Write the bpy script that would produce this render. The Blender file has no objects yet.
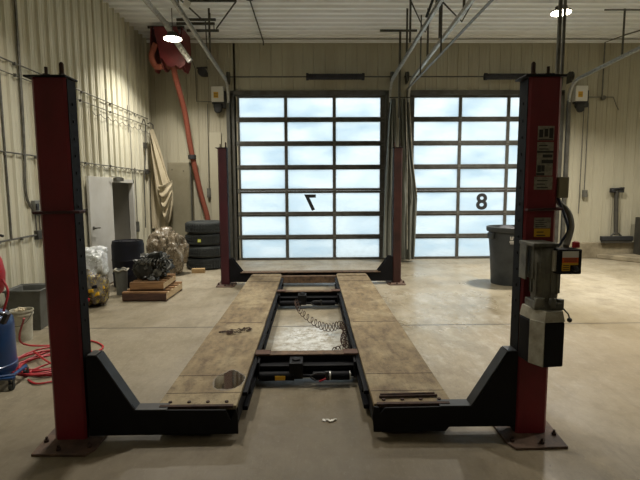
import bpy, bmesh, math, random
from mathutils import Vector, Matrix, noise
random.seed(7)
PI = math.pi
C = bpy.context.scene.collection
scn = bpy.context.scene
V = Vector
# ------------------------------------------------------------------ helpers
ORG = {}
class MB:
    def __init__(s): s.v = []; s.f = []; s.m = []; s.mi = 0; s.cuts = []
    def add(s, vs, fs):
        n = len(s.v); s.cuts.append((vs, fs)); s.v += [V(p) for p in vs]
        s.f += [tuple(i + n for i in f) for f in fs]; s.m += [s.mi] * len(fs); return s
    def box(s, x0, x1, y0, y1, z0, z1):
        return s.add([(x0,y0,z0),(x1,y0,z0),(x1,y1,z0),(x0,y1,z0),(x0,y0,z1),(x1,y0,z1),(x1,y1,z1),(x0,y1,z1)],
                     [(0,3,2,1),(4,5,6,7),(0,1,5,4),(1,2,6,5),(2,3,7,6),(3,0,4,7)])
    def obb(s, c, h, rz=0, rx=0, ry=0):
        M = Matrix.Translation(V(c)) @ Matrix.Rotation(rz,4,'Z') @ Matrix.Rotation(ry,4,'Y') @ Matrix.Rotation(rx,4,'X')
        x,y,z = h
        vs = [M @ V(p) for p in [(-x,-y,-z),(x,-y,-z),(x,y,-z),(-x,y,-z),(-x,-y,z),(x,-y,z),(x,y,z),(-x,y,z)]]
        return s.add(vs, [(0,3,2,1),(4,5,6,7),(0,1,5,4),(1,2,6,5),(2,3,7,6),(3,0,4,7)])
    def tube(s, pts, r, n=8, closed=False, cap=True):
        pts = [V(p) for p in pts]; N = len(pts)
        rs = r if isinstance(r, (list,tuple)) else [r]*N
        up = None; rings = []
        for i,p in enumerate(pts):
            if closed: t = pts[(i+1)%N]-pts[i-1]
            else: t = (pts[min(i+1,N-1)]-pts[max(i-1,0)])
            t.normalize()
            if up is None:
                up = t.orthogonal().normalized()
            else:
                up = (up - t*up.dot(t))
                up = up.normalized() if up.length > 1e-6 else t.orthogonal().normalized()
            b = t.cross(up)
            rings.append([p + (up*math.cos(2*PI*k/n) + b*math.sin(2*PI*k/n))*rs[i] for k in range(n)])
        vs = [q for R in rings for q in R]; fs = []
        for i in range(N if closed else N-1):
            j = (i+1)%N
            for k in range(n):
                l = (k+1)%n; fs.append((i*n+k, i*n+l, j*n+l, j*n+k))
        if cap and not closed: fs += [tuple(range(n))[::-1], tuple(range((N-1)*n, N*n))]
        return s.add(vs, fs)
    def lathe(s, prof, c=(0,0,0), axis='Z', n=24):
        c = V(c); vs = []; fs = []
        for r,h in prof:
            for k in range(n):
                a = 2*PI*k/n
                p = V((r*math.cos(a), r*math.sin(a), h))
                if axis == 'X': p = V((p.z, p.x, p.y))
                if axis == 'Y': p = V((p.y, p.z, p.x))
                vs.append(c+p)
        P = len(prof)
        for i in range(P-1):
            for k in range(n):
                l = (k+1)%n; fs.append((i*n+k, i*n+l, (i+1)*n+l, (i+1)*n+k))
        if prof[0][0] > 1e-5: fs.append(tuple(range(n))[::-1])
        if prof[-1][0] > 1e-5: fs.append(tuple(range((P-1)*n, P*n)))
        return s.add(vs, fs)
    def prism(s, poly, a, b, plane='XZ'):
        def m(u,w,h): return {'XZ':(u,h,w),'XY':(u,w,h),'YZ':(h,u,w)}[plane]
        n = len(poly)
        vs = [m(u,w,a) for u,w in poly] + [m(u,w,b) for u,w in poly]
        fs = [tuple(range(n))[::-1], tuple(range(n,2*n))] + [(i,(i+1)%n,n+(i+1)%n,n+i) for i in range(n)]
        return s.add(vs, fs)
    def build(s, name, mat, parent=None, bevel=0, smooth=40, org=None, sub=0):
        me = bpy.data.meshes.new(name)
        if parent is not None: o0 = ORG[parent.name]
        elif org is not None: o0 = V(org)
        else:
            lo = [min(p[i] for p in s.v) for i in range(3)]; hi = [max(p[i] for p in s.v) for i in range(3)]
            o0 = V(((lo[0]+hi[0])/2, (lo[1]+hi[1])/2, lo[2]))
        me.from_pydata([p-o0 for p in s.v], [], s.f)
        mats = mat if isinstance(mat, (list,tuple)) else [mat]
        for m_ in mats: me.materials.append(m_)
        for p,i in zip(me.polygons, s.m): p.material_index = i
        bm = bmesh.new(); bm.from_mesh(me)
        bmesh.ops.remove_doubles(bm, verts=bm.verts, dist=1e-5)
        bmesh.ops.recalc_face_normals(bm, faces=bm.faces); bm.to_mesh(me); bm.free()
        if smooth:
            me.shade_smooth(); me.set_sharp_from_angle(angle=math.radians(smooth))
        o = bpy.data.objects.new(name, me); C.objects.link(o)
        if parent is not None: o.parent = parent
        else: o.location = o0
        ORG[o.name] = o0
        if bevel:
            b = o.modifiers.new('bevel','BEVEL'); b.width = bevel; b.segments = 2; b.limit_method = 'ANGLE'; b.angle_limit = math.radians(35)
        if sub:
            b = o.modifiers.new('sub','SUBSURF'); b.levels = sub; b.render_levels = sub
        return o
def each(mb, name, mt, parent, **kw):
    out = []
    for vs, fs in mb.cuts:
        m = MB(); m.add(vs, fs); out.append(m.build(name, mt, parent, **kw))
    return out
def tag(o, label=None, cat=None, group=None, kind=None):
    if label: o['label'] = label
    if cat: o['category'] = cat
    if group: o['group'] = group
    if kind: o['kind'] = kind
    return o
def thing(name, loc, label, cat, group=None, kind=None):
    o = bpy.data.objects.new(name, None); C.objects.link(o); o.location = loc; o.empty_display_size = .05
    ORG[o.name] = V(loc); return tag(o, label, cat, group, kind)
def dup(root, loc, rotz=0, label=None):
    def cp(o, par):
        c = o.copy(); C.objects.link(c); ORG[c.name] = ORG[o.name]
        if par is not None: c.parent = par
        for ch in [q for q in list(bpy.data.objects) if q.parent == o]: cp(ch, c)
        return c
    r = cp(root, None); r.location = loc; r.rotation_euler = (0,0,rotz)
    if label: r['label'] = label
    return r
def smooth_pts(pts, n=6):
    pts = [V(p) for p in pts]; out = []
    for i in range(len(pts)-1):
        a = pts[max(i-1,0)]; b = pts[i]; c = pts[i+1]; d = pts[min(i+2,len(pts)-1)]
        for k in range(n):
            t = k/n
            out.append(.5*((2*b)+(c-a)*t+(2*a-5*b+4*c-d)*t*t+(3*b-a-3*c+d)*t**3))
    out.append(pts[-1]); return out
# ------------------------------------------------------------------ materials
def hexc(h):
    h = h.lstrip('#'); r = [int(h[i:i+2],16)/255 for i in (0,2,4)]
    return tuple((c/12.92 if c <= .04045 else ((c+.055)/1.055)**2.4) for c in r)+(1,)
def mat(name, col, rough=.6, metal=0, col2=None, scale=8, stretch=(1,1,1), lo=.4, hi=.65, bump=0, bscale=60, spec=.5, coat=0, rough2=None, detail=9):
    m = bpy.data.materials.new(name); m.use_nodes = True; nt = m.node_tree; N = nt.nodes; L = nt.links
    b = N['Principled BSDF']; b.inputs['Roughness'].default_value = rough; b.inputs['Metallic'].default_value = metal
    b.inputs['Specular IOR Level'].default_value = spec
    if coat: b.inputs['Coat Weight'].default_value = coat
    c = hexc(col); b.inputs['Base Color'].default_value = c
    tc = N.new('ShaderNodeTexCoord'); mp = N.new('ShaderNodeMapping'); mp.inputs['Scale'].default_value = stretch
    L.new(tc.outputs['Object'], mp.inputs[0])
    if col2:
        n = N.new('ShaderNodeTexNoise'); n.inputs['Scale'].default_value = scale; n.inputs['Detail'].default_value = detail; n.inputs['Roughness'].default_value = .62
        L.new(mp.outputs[0], n.inputs['Vector'])
        r = N.new('ShaderNodeValToRGB'); r.color_ramp.elements[0].position = lo; r.color_ramp.elements[1].position = hi
        r.color_ramp.elements[0].color = c; r.color_ramp.elements[1].color = hexc(col2)
        L.new(n.outputs[0], r.inputs[0]); L.new(r.outputs[0], b.inputs['Base Color'])
        if rough2 is not None:
            q = N.new('ShaderNodeMapRange'); q.inputs[1].default_value = lo; q.inputs[2].default_value = hi
            q.inputs[3].default_value = rough; q.inputs[4].default_value = rough2
            L.new(n.outputs[0], q.inputs[0]); L.new(q.outputs[0], b.inputs['Roughness'])
    if bump:
        n2 = N.new('ShaderNodeTexNoise'); n2.inputs['Scale'].default_value = bscale; n2.inputs['Detail'].default_value = 4
        L.new(mp.outputs[0], n2.inputs['Vector'])
        bp = N.new('ShaderNodeBump'); bp.inputs['Strength'].default_value = bump; bp.inputs['Distance'].default_value = .01
        L.new(n2.outputs[0], bp.inputs['Height']); L.new(bp.outputs[0], b.inputs['Normal'])
    return m
M = {}
M['wall'] = mat('cream_metal_siding', '#c9c6b3', .45, 0, '#b5af98', 1.3, (1,1,.35), .45, .75, spec=.5)
M['wall_back'] = mat('back_metal_siding', '#a5a08c', .5, 0, '#918a74', 1.2, (1,1,.25), .42, .75)
M['ceil'] = mat('white_metal_ceiling', '#ebeeef', .45, 0, '#e0e2e0', .7, (1,1,1), .45, .7)
M['concrete'] = mat('curb_concrete', '#8c826b', .85, 0, '#5d5441', 3, (1,1,1), .4, .7, bump=.3)
M['red'] = mat('red_painted_steel', '#6c0d1c', .5, 0, '#4c0a14', 3, (1,1,.6), .4, .75, bump=.05, bscale=40, rough2=.6)
M['darkred'] = mat('maroon_and_backlit_red_steel', '#3f0f1b', .5, 0, '#2c0b14', 3, (1,1,.5), .4, .7)  # far left post's backlit shade put into the red; air lines share it
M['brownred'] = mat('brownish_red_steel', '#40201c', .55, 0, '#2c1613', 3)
M['black'] = mat('black_painted_steel', '#08090d', .6, 0, '#111217', 5, (1,1,1), .4, .7, bump=.08, bscale=30, spec=.22)
M['flange'] = mat('lit_black_flange', '#26282b', .45, .2, '#17181b', 9)  # light on the yoke's top edge put into a paler black
M['navy'] = mat('grimy_black_steel', '#05060b', .65, 0, '#0b0c12', 6, (1,1,1), .45, .7, spec=.15)
M['plate'] = mat('dirty_base_plate_steel', '#3a2a22', .7, 0, '#6a5342', 7, (1,1,1), .4, .7, bump=.2)
M['grey'] = mat('grey_painted_metal', '#77776f', .5, 0, '#5d5c54', 6)
M['lgrey'] = mat('dusty_pale_metal', '#a6a293', .6, 0, '#7c7767', 9, bump=.1)
M['galv'] = mat('galvanised_steel', '#b3b3ae', .4, .4, '#94948e', 18, rough2=.5)
M['dgalv'] = mat('dull_galvanised_steel', '#6e6d66', .5, .5, '#55544e', 12)
M['strut'] = mat('dark_steel_strut', '#4a4942', .6, .3, '#3a3933', 9)
M['frame'] = mat('aluminium_door_frame', '#55544e', .5, .4, '#45423c', 6)
M['rubber'] = mat('tire_rubber', '#202424', .75, 0, '#2d3130', 8, bump=.25, bscale=45)
M['plastic_grey'] = mat('grey_bin_plastic', '#5d5f5b', .5, 0, '#4a4b47', 5, bump=.05)
M['plastic_dark'] = mat('charcoal_bin_plastic', '#35393b', .5, 0, '#2a2d2e', 5, rough2=.6)
M['white_plastic'] = mat('white_bucket_plastic', '#b3b0a0', .45, 0, '#8e8b7a', 8)
M['cream'] = mat('canvas_tan', '#b8ad93', .9, 0, '#a0947a', 4, (1,1,.4), .4, .7, bump=.2, bscale=90)
M['blue'] = mat('blue_enamel_tank', '#103c70', .35, 0, '#0c2e58', 4, coat=.3)
M['purple'] = mat('dark_blue_barrel_plastic', '#0a0b18', .5, 0, '#07080e', 4, spec=.25)
M['hose_red'] = mat('red_rubber_hose', '#a01824', .45)
M['hose_or'] = mat('orange_red_fabric_hose', '#7c3f2c', .8, 0, '#693223', 20, (1,1,4))
M['maroon'] = mat('maroon_reel_paint', '#6a1c20', .5, 0, '#53161a', 5)
M['yellow'] = mat('yellow_label', '#c79a1c', .5)
M['lime'] = mat('yellow_green_sticker', '#cfd63c', .5)
M['orange'] = mat('orange_label', '#c8541c', .5)
M['white'] = mat('white_label', '#c9c7bf', .5)
M['sticker'] = mat('faded_placard', '#8f8a7c', .6, 0, '#6f6a5e', 40)
M['ink'] = mat('dark_ink', '#1f2022', .6)
M['sleeve'] = mat('black_sleeve', '#111218', .7, 0, '#1c1d26', 20)
M['curtain'] = mat('grey_olive_curtain', '#6c6e66', .75, 0, '#55574e', 3, (1,1,.3), .4, .7)
M['door_white'] = mat('pale_grey_door_paint', '#bdbcb6', .45, 0, '#b0aea6', 2)
M['cab'] = mat('olive_grey_cabinet_paint', '#7d7763', .55, 0, '#6f6954', 2)
M['wood'] = mat('worn_pallet_wood', '#8c6a45', .85, 0, '#5d4128', 5, (1,6,6), .35, .7, bump=.3)
M['wood_pale'] = mat('pale_pallet_wood', '#c2ad8a', .85, 0, '#9a7f58', 5, (6,1,6), .35, .75, bump=.3)
M['wood_dark'] = mat('dark_stained_pallet_wood', '#4a3226', .85, 0, '#38261c', 6, (1,6,6))
M['card'] = mat('tan_cardboard', '#a48a62', .9, 0, '#8d744e', 5)
M['rust'] = mat('rusty_steel', '#3a2418', .85, 0, '#22150e', 30, bump=.3)
M['brown_edge'] = mat('mud_covered_steel', '#67523e', .85, 0, '#3d2f23', 14, bump=.2)
M['hose_grey'] = mat('grey_conduit_hose', '#5b5749', .6)
M['hose_blue'] = mat('dark_blue_cable', '#14213a', .5)
M['dark_pole'] = mat('dark_weathered_pole', '#3a372e', .7, 0, '#2b2a24', 8)
M['motor'] = mat('dusty_motor_metal', '#6b6a60', .55, .2, '#47463f', 9, bump=.3)
M['engine'] = mat('grimy_engine_metal', '#2b2c2a', .42, .5, '#44443e', 14, bump=.5, bscale=30, lo=.45, hi=.8)
M['engine_alu'] = mat('dull_cast_aluminium', '#6c6c66', .42, .6, '#2a2a28', 16, bump=.5, bscale=30, lo=.4, hi=.6)
M['snow'] = mat('snow_ground', '#dfe6ea', .9)

def deck_mat():
    m = mat('muddy_runway_steel', '#7f6f52', .72, 0, '#493b28', 5.5, (2.6,.8,1), .32, .74, bump=.25, bscale=35)
    nt = m.node_tree; N = nt.nodes; L = nt.links; b = N['Principled BSDF']
    old = b.inputs['Base Color'].links[0].from_socket
    tc = N.new('ShaderNodeNewGeometry')
    n = N.new('ShaderNodeTexNoise'); n.inputs['Scale'].default_value = 2.2; n.inputs['Detail'].default_value = 8; L.new(tc.outputs['Position'], n.inputs['Vector'])
    r = N.new('ShaderNodeValToRGB'); r.color_ramp.elements[0].position = .5; r.color_ramp.elements[1].position = .62
    r.color_ramp.elements[0].color = (0,0,0,1); r.color_ramp.elements[1].color = (1,1,1,1); L.new(n.outputs[0], r.inputs[0])
    mx = N.new('ShaderNodeMixRGB'); mx.inputs[2].default_value = hexc('#9c9072'); L.new(old, mx.inputs[1])
    ml = N.new('ShaderNodeMath'); ml.operation = 'MULTIPLY'; ml.inputs[1].default_value = .45; L.new(r.outputs[0], ml.inputs[0]); L.new(ml.outputs[0], mx.inputs[0])
    n5 = N.new('ShaderNodeTexNoise'); n5.inputs['Scale'].default_value = 22; n5.inputs['Detail'].default_value = 10; n5.inputs['Roughness'].default_value = .8; L.new(tc.outputs['Position'], n5.inputs['Vector'])
    r5 = N.new('ShaderNodeMapRange'); r5.inputs[1].default_value = .50; r5.inputs[2].default_value = .64; r5.inputs[4].default_value = .55; L.new(n5.outputs[0], r5.inputs[0])
    m5 = N.new('ShaderNodeMixRGB'); m5.inputs[2].default_value = hexc('#3f3223'); L.new(r5.outputs[0], m5.inputs[0]); L.new(mx.outputs[0], m5.inputs[1]); mx = m5
    # the damp oil spill on the left runway
    d = N.new('ShaderNodeVectorMath'); d.operation = 'SUBTRACT'; d.inputs[1].default_value = (-.60,3.25,.2); L.new(tc.outputs['Position'], d.inputs[0])
    sc = N.new('ShaderNodeVectorMath'); sc.operation = 'MULTIPLY'; sc.inputs[1].default_value = (1,.62,0); L.new(d.outputs[0], sc.inputs[0])
    ln = N.new('ShaderNodeVectorMath'); ln.operation = 'LENGTH'; L.new(sc.outputs[0], ln.inputs[0])
    n3 = N.new('ShaderNodeTexNoise'); n3.inputs['Scale'].default_value = 9; L.new(tc.outputs['Position'], n3.inputs['Vector'])
    ad = N.new('ShaderNodeMath'); ad.operation = 'MULTIPLY_ADD'; ad.inputs[1].default_value = .07; L.new(n3.outputs[0], ad.inputs[0]); L.new(ln.outputs['Value'], ad.inputs[2])
    q = N.new('ShaderNodeMapRange'); q.inputs[1].default_value = .135; q.inputs[2].default_value = .155; q.inputs[3].default_value = 1; q.inputs[4].default_value = 0; L.new(ad.outputs[0], q.inputs[0])
    m2 = N.new('ShaderNodeMixRGB'); m2.inputs[2].default_value = hexc('#3b3226'); L.new(q.outputs[0], m2.inputs[0]); L.new(mx.outputs[0], m2.inputs[1]); L.new(m2.outputs[0], b.inputs['Base Color'])
    q2 = N.new('ShaderNodeMapRange'); q2.inputs[3].default_value = .75; q2.inputs[4].default_value = .03; L.new(q.outputs[0], q2.inputs[0]); L.new(q2.outputs[0], b.inputs['Roughness'])
    q4 = N.new('ShaderNodeMapRange'); q4.inputs[3].default_value = .4; q4.inputs[4].default_value = 1.0; L.new(q.outputs[0], q4.inputs[0]); L.new(q4.outputs[0], b.inputs['Specular IOR Level']); L.new(q.outputs[0], b.inputs['Coat Weight']); b.inputs['Coat IOR'].default_value = 2.3
    bp = [x for x in N if x.type == 'BUMP'][0]
    q3 = N.new('ShaderNodeMapRange'); q3.inputs[3].default_value = .25; q3.inputs[4].default_value = 0; L.new(q.outputs[0], q3.inputs[0]); L.new(q3.outputs[0], bp.inputs['Strength'])
    return m
M['deck'] = deck_mat()

def floor_mat():
    m = bpy.data.materials.new('stained_shop_concrete'); m.use_nodes = True; nt = m.node_tree; N = nt.nodes; L = nt.links
    b = N['Principled BSDF']; g = N.new('ShaderNodeNewGeometry'); P = g.outputs['Position']
    def nz(s, d=7, st=(1,1,1), off=(0,0,0), w=.6):
        mp = N.new('ShaderNodeMapping'); mp.inputs['Scale'].default_value = st; mp.inputs['Location'].default_value = off; L.new(P, mp.inputs[0])
        n = N.new('ShaderNodeTexNoise'); n.inputs['Scale'].default_value = s; n.inputs['Detail'].default_value = d; n.inputs['Roughness'].default_value = w
        L.new(mp.outputs[0], n.inputs['Vector']); return n.outputs[0]
    def rng(x, a, c, lo=0, hi=1):
        q = N.new('ShaderNodeMapRange'); q.inputs[1].default_value = a; q.inputs[2].default_value = c; q.inputs[3].default_value = lo; q.inputs[4].default_value = hi
        L.new(x, q.inputs[0]); return q.outputs[0]
    def mix(f, a, c):
        x = N.new('ShaderNodeMixRGB')
        L.new(f, x.inputs[0]) if not isinstance(f, float) else setattr(x.inputs[0], 'default_value', f)
        for i,k in ((1,a),(2,c)):
            if isinstance(k, str): x.inputs[i].default_value = hexc(k)
            else: L.new(k, x.inputs[i])
        return x.outputs[0]
    def mth(op, a, c=None, d=None):
        x = N.new('ShaderNodeMath'); x.operation = op
        for i,k in enumerate((a,c,d)):
            if k is None: continue
            if isinstance(k,(int,float)): x.inputs[i].default_value = k
            else: L.new(k, x.inputs[i])
        return x.outputs[0]
    def blob(cx, cy, sx, sy, r0, r1, nscale=5, amp=.5):
        d = N.new('ShaderNodeVectorMath'); d.operation = 'SUBTRACT'; d.inputs[1].default_value = (cx,cy,0); L.new(P, d.inputs[0])
        s = N.new('ShaderNodeVectorMath'); s.operation = 'MULTIPLY'; s.inputs[1].default_value = (1/sx,1/sy,0); L.new(d.outputs[0], s.inputs[0])
        l = N.new('ShaderNodeVectorMath'); l.operation = 'LENGTH'; L.new(s.outputs[0], l.inputs[0])
        a = mth('MULTIPLY_ADD', nz(nscale, 6), amp, l.outputs['Value'])
        return rng(a, r1, r0)
    col = mix(rng(nz(.55), .35, .68), '#968d79', '#746b56')
    col = mix(mth('MULTIPLY', rng(nz(2.4, 8), .5, .7), .55), col, '#5f5542')
    col = mix(mth('MULTIPLY', rng(nz(1.1, 9, (1,.35,1), (4,2,0)), .52, .68), .5), col, '#a59d8c')
    col = mix(mth('MULTIPLY', rng(nz(11, 12, (1,.6,1), (3,1,0), .8), .47, .62), .34), col, '#4d4534')
    col = mix(mth('MULTIPLY', rng(nz(38, 10, (1,.5,1), (6,5,0), .75), .54, .66), .38), col, '#b3ab9a')
    rot = N.new('ShaderNodeMapping'); rot.inputs['Rotation'].default_value = (0,0,.65); rot.inputs['Scale'].default_value = (5,.35,1); L.new(P, rot.inputs[0])
    sn = N.new('ShaderNodeTexNoise'); sn.inputs['Scale'].default_value = 2.2; sn.inputs['Detail'].default_value = 10; sn.inputs['Roughness'].default_value = .75; sn.inputs['Distortion'].default_value = .4; L.new(rot.outputs[0], sn.inputs['Vector'])
    col = mix(mth('MULTIPLY', rng(sn.outputs[0], .54, .66), .30), col, '#5b523f')
    # pale salt crust: strong in the bay right of the runways
    salt = mth('MULTIPLY', blob(1.6, 5.6, 1.6, 3.0, .7, 1.35), rng(nz(5, 14, (1.3,.6,1), w=.8), .50, .66))
    col = mix(mth('MULTIPLY', salt, .5), col, '#c2beb3')
    salt2 = mth('MULTIPLY', blob(-.05, 4.75, .5, .75, .75, 1.25, 6, .6), rng(nz(9, 14, w=.85), .44, .56))
    col = mix(mth('MULTIPLY', salt2, .9), col, '#c9cac6')
    salt3 = mth('MULTIPLY', blob(.12, 3.25, .45, .55, .5, 1.3), rng(nz(9, 14, w=.85), .54, .66))
    col = mix(mth('MULTIPLY', salt3, .6), col, '#a8a393')
    # darker brown in the foreground and left of the runways, tan at right
    d1 = blob(-.3, 2.4, 2.6, 1.5, .7, 1.5, 3, .5)
    col = mix(mth('MULTIPLY', d1, .7), col, '#4d412c')
    col = mix(mth('MULTIPLY', blob(3.8, 3.6, 2.6, 2.4, .7, 1.5, 2, .5), .45), col, '#8c7854')
    d2 = blob(-1.5, 4.6, 1.1, 2.4, .6, 1.5, 2, .6)
    col = mix(mth('MULTIPLY', d2, .42), col, '#5a513e')
    spots = rng(nz(26, 2, (1,1,1), (9,3,0)), .74, .77)
    col = mix(mth('MULTIPLY', spots, .6), col, '#2a241b')
    sx = N.new('ShaderNodeSeparateXYZ'); L.new(P, sx.inputs[0])
    def joint(out, at, w):
        a = mth('ABSOLUTE', mth('SUBTRACT', out, at)); return rng(a, w, w*1.8, 1, 0)
    j = joint(sx.outputs[1], 5.25, .009)
    j = mth('MAXIMUM', j, joint(sx.outputs[1], 9.75, .008)); 
    j = mth('MAXIMUM', j, joint(sx.outputs[1], .6, .008))
    col = mix(mth('MULTIPLY', j, .85), col, '#251f17')
    L.new(col, b.inputs['Base Color'])
    wet = rng(nz(.8, 5, (1,.6,1), (2,7,0)), .42, .62)
    ro = rng(wet, 0, 1, .42, .7)
    wetb = blob(1.7, 6.6, 2.2, 3.5, .6, 1.4, 2, .5)
    ro = mth('SUBTRACT', ro, mth('MULTIPLY', wetb, .2))
    ro = mth('SUBTRACT', ro, mth('MULTIPLY', blob(-.05, 4.9, .5, .6, .7, 1.3), .1))
    L.new(ro, b.inputs['Roughness']); b.inputs['Specular IOR Level'].default_value = .5
    bp = N.new('ShaderNodeBump'); bp.inputs['Strength'].default_value = .18; bp.inputs['Distance'].default_value = .01
    L.new(mth('SUBTRACT', nz(18, 8), mth('MULTIPLY', j, .6)), bp.inputs['Height']); L.new(bp.outputs[0], b.inputs['Normal'])
    return m
M['floor'] = floor_mat()

def pane_mat(seed):
    m = bpy.data.materials.new('frosted_door_glazing'); m.use_nodes = True; nt = m.node_tree; N = nt.nodes; L = nt.links
    N.remove(N['Principled BSDF']); out = N['Material Output']
    g = N.new('ShaderNodeNewGeometry')
    mp = N.new('ShaderNodeMapping'); mp.inputs['Location'].default_value = (seed,seed*2,0); mp.inputs['Scale'].default_value = (.6,1,1.6); L.new(g.outputs['Position'], mp.inputs[0])
    n = N.new('ShaderNodeTexNoise'); n.inputs['Scale'].default_value = 1.6; n.inputs['Detail'].default_value = 6; L.new(mp.outputs[0], n.inputs['Vector'])
    r = N.new('ShaderNodeValToRGB'); e = r.color_ramp.elements; e[0].position = .4; e[0].color = hexc('#f4f8f8'); e[1].position = .66; e[1].color = hexc('#d8e4ea'); L.new(n.outputs[0], r.inputs[0])
    t = N.new('ShaderNodeBsdfTranslucent'); L.new(r.outputs[0], t.inputs[0])
    tr = N.new('ShaderNodeBsdfTransparent'); tr.inputs[0].default_value = (.93,.94,.93,1)
    gl = N.new('ShaderNodeBsdfGlossy'); gl.inputs['Roughness'].default_value = .15
    q = N.new('ShaderNodeMapRange'); q.inputs[1].default_value = .3; q.inputs[2].default_value = .7; q.inputs[3].default_value = .35; q.inputs[4].default_value = .75; L.new(n.outputs[0], q.inputs[0])
    mx = N.new('ShaderNodeMixShader'); L.new(q.outputs[0], mx.inputs[0]); L.new(tr.outputs[0], mx.inputs[1]); L.new(t.outputs[0], mx.inputs[2])
    m2 = N.new('ShaderNodeMixShader'); m2.inputs[0].default_value = .04; L.new(mx.outputs[0], m2.inputs[1]); L.new(gl.outputs[0], m2.inputs[2])
    L.new(m2.outputs[0], out.inputs[0]); return m
M['pane'] = pane_mat(3)
def emit(name, col, s):
    m = bpy.data.materials.new(name); m.use_nodes = True; nt = m.node_tree
    b = nt.nodes['Principled BSDF']; b.inputs['Base Color'].default_value = (1,1,1,1)
    b.inputs['Emission Color'].default_value = hexc(col); b.inputs['Emission Strength'].default_value = s; return m
M['led'] = emit('led_lens', '#fff4d8', 30)
def bag_mat(name, a, c, hi, sc=9):
    m = mat(name, a, .25, 0, c, sc, (1,1,1), .42, .58, bump=.9, bscale=22, coat=.15)
    nt = m.node_tree; N = nt.nodes; L = nt.links; b = N['Principled BSDF']
    old = b.inputs['Base Color'].links[0].from_socket
    n = N.new('ShaderNodeTexNoise'); n.inputs['Scale'].default_value = sc*1.7; n.inputs['Detail'].default_value = 8; n.inputs['Distortion'].default_value = 1.5
    r = N.new('ShaderNodeValToRGB'); r.color_ramp.elements[0].position = .54; r.color_ramp.elements[1].position = .6
    r.color_ramp.elements[0].color = (0,0,0,1); r.color_ramp.elements[1].color = (1,1,1,1); L.new(n.outputs[0], r.inputs[0])
    mx = N.new('ShaderNodeMixRGB'); mx.inputs[2].default_value = hexc(hi); L.new(old, mx.inputs[1]); L.new(r.outputs[0], mx.inputs[0]); L.new(mx.outputs[0], b.inputs['Base Color'])
    return m
M['bag_brown'] = bag_mat('clear_bag_of_brown_packing', '#766a57', '#54493a', '#8f8776')
M['bag_white'] = bag_mat('glossy_white_bag', '#c9cdd0', '#a8aca8', '#dfe3e6', 5)
M['bag_mixed'] = bag_mat('clear_bag_of_mixed_rubbish', '#77736a', '#4a4038', '#9d8a3c', 8)

# ------------------------------------------------------------------ the setting
XL, XR, YB, YF, ZC = -3.48, 8.6, 10.4, -5.5, 4.75
S = 'structure'
def struct(o): return tag(o, kind=S)
struct(MB().box(XL-1.6, XR+.1, YF, YB+.12, -.12, 0).build('floor', M['floor']))
struct(MB().box(-60, 60, YB+.12, 90, -.2, -.05).build('snow_ground', M['snow']))

def ribbed(axis, a0, a1, pitch, rw, rh, sub=3):
    """profile points (a, h) of ribbed sheet metal"""
    pts = [(a0, 0)]; a = a0+pitch*.5
    while a+rw < a1:
        pts += [(a,0),(a+rw*.25,rh),(a+rw*.75,rh),(a+rw,0)]
        for k in range(1, sub):
            c = a+rw+(pitch-rw)*k/sub
            pts += [(c-.012,0),(c-.004,rh*.22),(c+.004,rh*.22),(c+.012,0)]
        a += pitch
    pts.append((a1,0)); return pts
def ribbed_sheet(kind, a0, a1, b0, b1, at, sgn, pitch=.2286, rw=.032, rh=.034, th=.05, sub=3):
    m = MB(); pr = ribbed(kind, a0, a1, pitch, rw, rh, sub)
    def q(a,b,h):
        if kind == 'back': return (a, at-h, b)
        if kind == 'left': return (at+h*sgn, a, b)
        return (b, a, at-h)
    n = len(pr); vs = [q(a,b0,h) for a,h in pr]+[q(a,b1,h) for a,h in pr]
    vs += [q(a,b0,-th) for a,h in pr]+[q(a,b1,-th) for a,h in pr]
    fs = [(i,i+1,n+i+1,n+i) for i in range(n-1)]
    fs += [(2*n+i,3*n+i,3*n+i+1,2*n+i+1) for i in range(n-1)]
    fs += [(i,2*n+i,2*n+i+1,i+1) for i in range(n-1)]+[(n+i,n+i+1,3*n+i+1,3*n+i) for i in range(n-1)]
    fs += [(0,n,3*n,2*n),(n-1,3*n-1,4*n-1,2*n-1)]
    return m.add(vs, fs)
D1, D2, DH = (-1.66, 1.61), (2.13, 5.42), 3.58
# back wall pieces around the two overhead doors: sheets merged into ONE wall
wb = MB()
for a0,a1,b0,b1 in ((XL,D1[0],0.0,ZC),(D1[0],D1[1],DH,ZC),(D1[1],D2[0],0,ZC),(D2[0],D2[1],DH,ZC),(D2[1],XR,.35,ZC)):
    t_ = ribbed_sheet('back', a0, a1, b0, b1, YB, 1, rh=.014, rw=.03); wb.add(t_.v, t_.f)
struct(wb.build('wall_back', M['wall_back'], smooth=0))
# left wall with its doorway, Y 8.40-9.22
DY0, DY1, DZ = 8.10, 9.25, 1.76
wl = MB()
for a0,a1,b0,b1 in ((YF,DY0,0,ZC),(DY0,DY1,DZ,ZC),(DY1,YB,0,ZC)):
    t_ = ribbed_sheet('left', a0, a1, b0, b1, XL, 1); wl.add(t_.v, t_.f)
struct(wl.build('wall_left', M['wall'], smooth=0))
t_ = ribbed_sheet('left', YF, YB, 0, ZC, XR, -1)
struct(t_.build('wall_right', M['wall'], smooth=0))
struct(MB().box(XL-.05, XR+.05, YF-.1, YF, 0, ZC).build('wall_front', M['wall']))
t_ = ribbed_sheet('ceil', YF, YB, XL-.05, XR+.05, ZC, 1, rh=.045, rw=.03, sub=1)
struct(t_.build('ceiling', M['ceil'], smooth=0))
struct(MB().box(D2[1], XR, YB-.10, YB+.1, 0, .35).build('trim_1', M['concrete'], bevel=.015))
struct(MB().box(XL+.02, XR, YB-.05, YB-.014, ZC-.09, ZC-.03).build('trim_2', M['ceil']))
struct(MB().box(XL+.02, XL+.05, YB-.06, YB-.02, 0, ZC-.1).build('trim_3', M['wall_back']))
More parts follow.
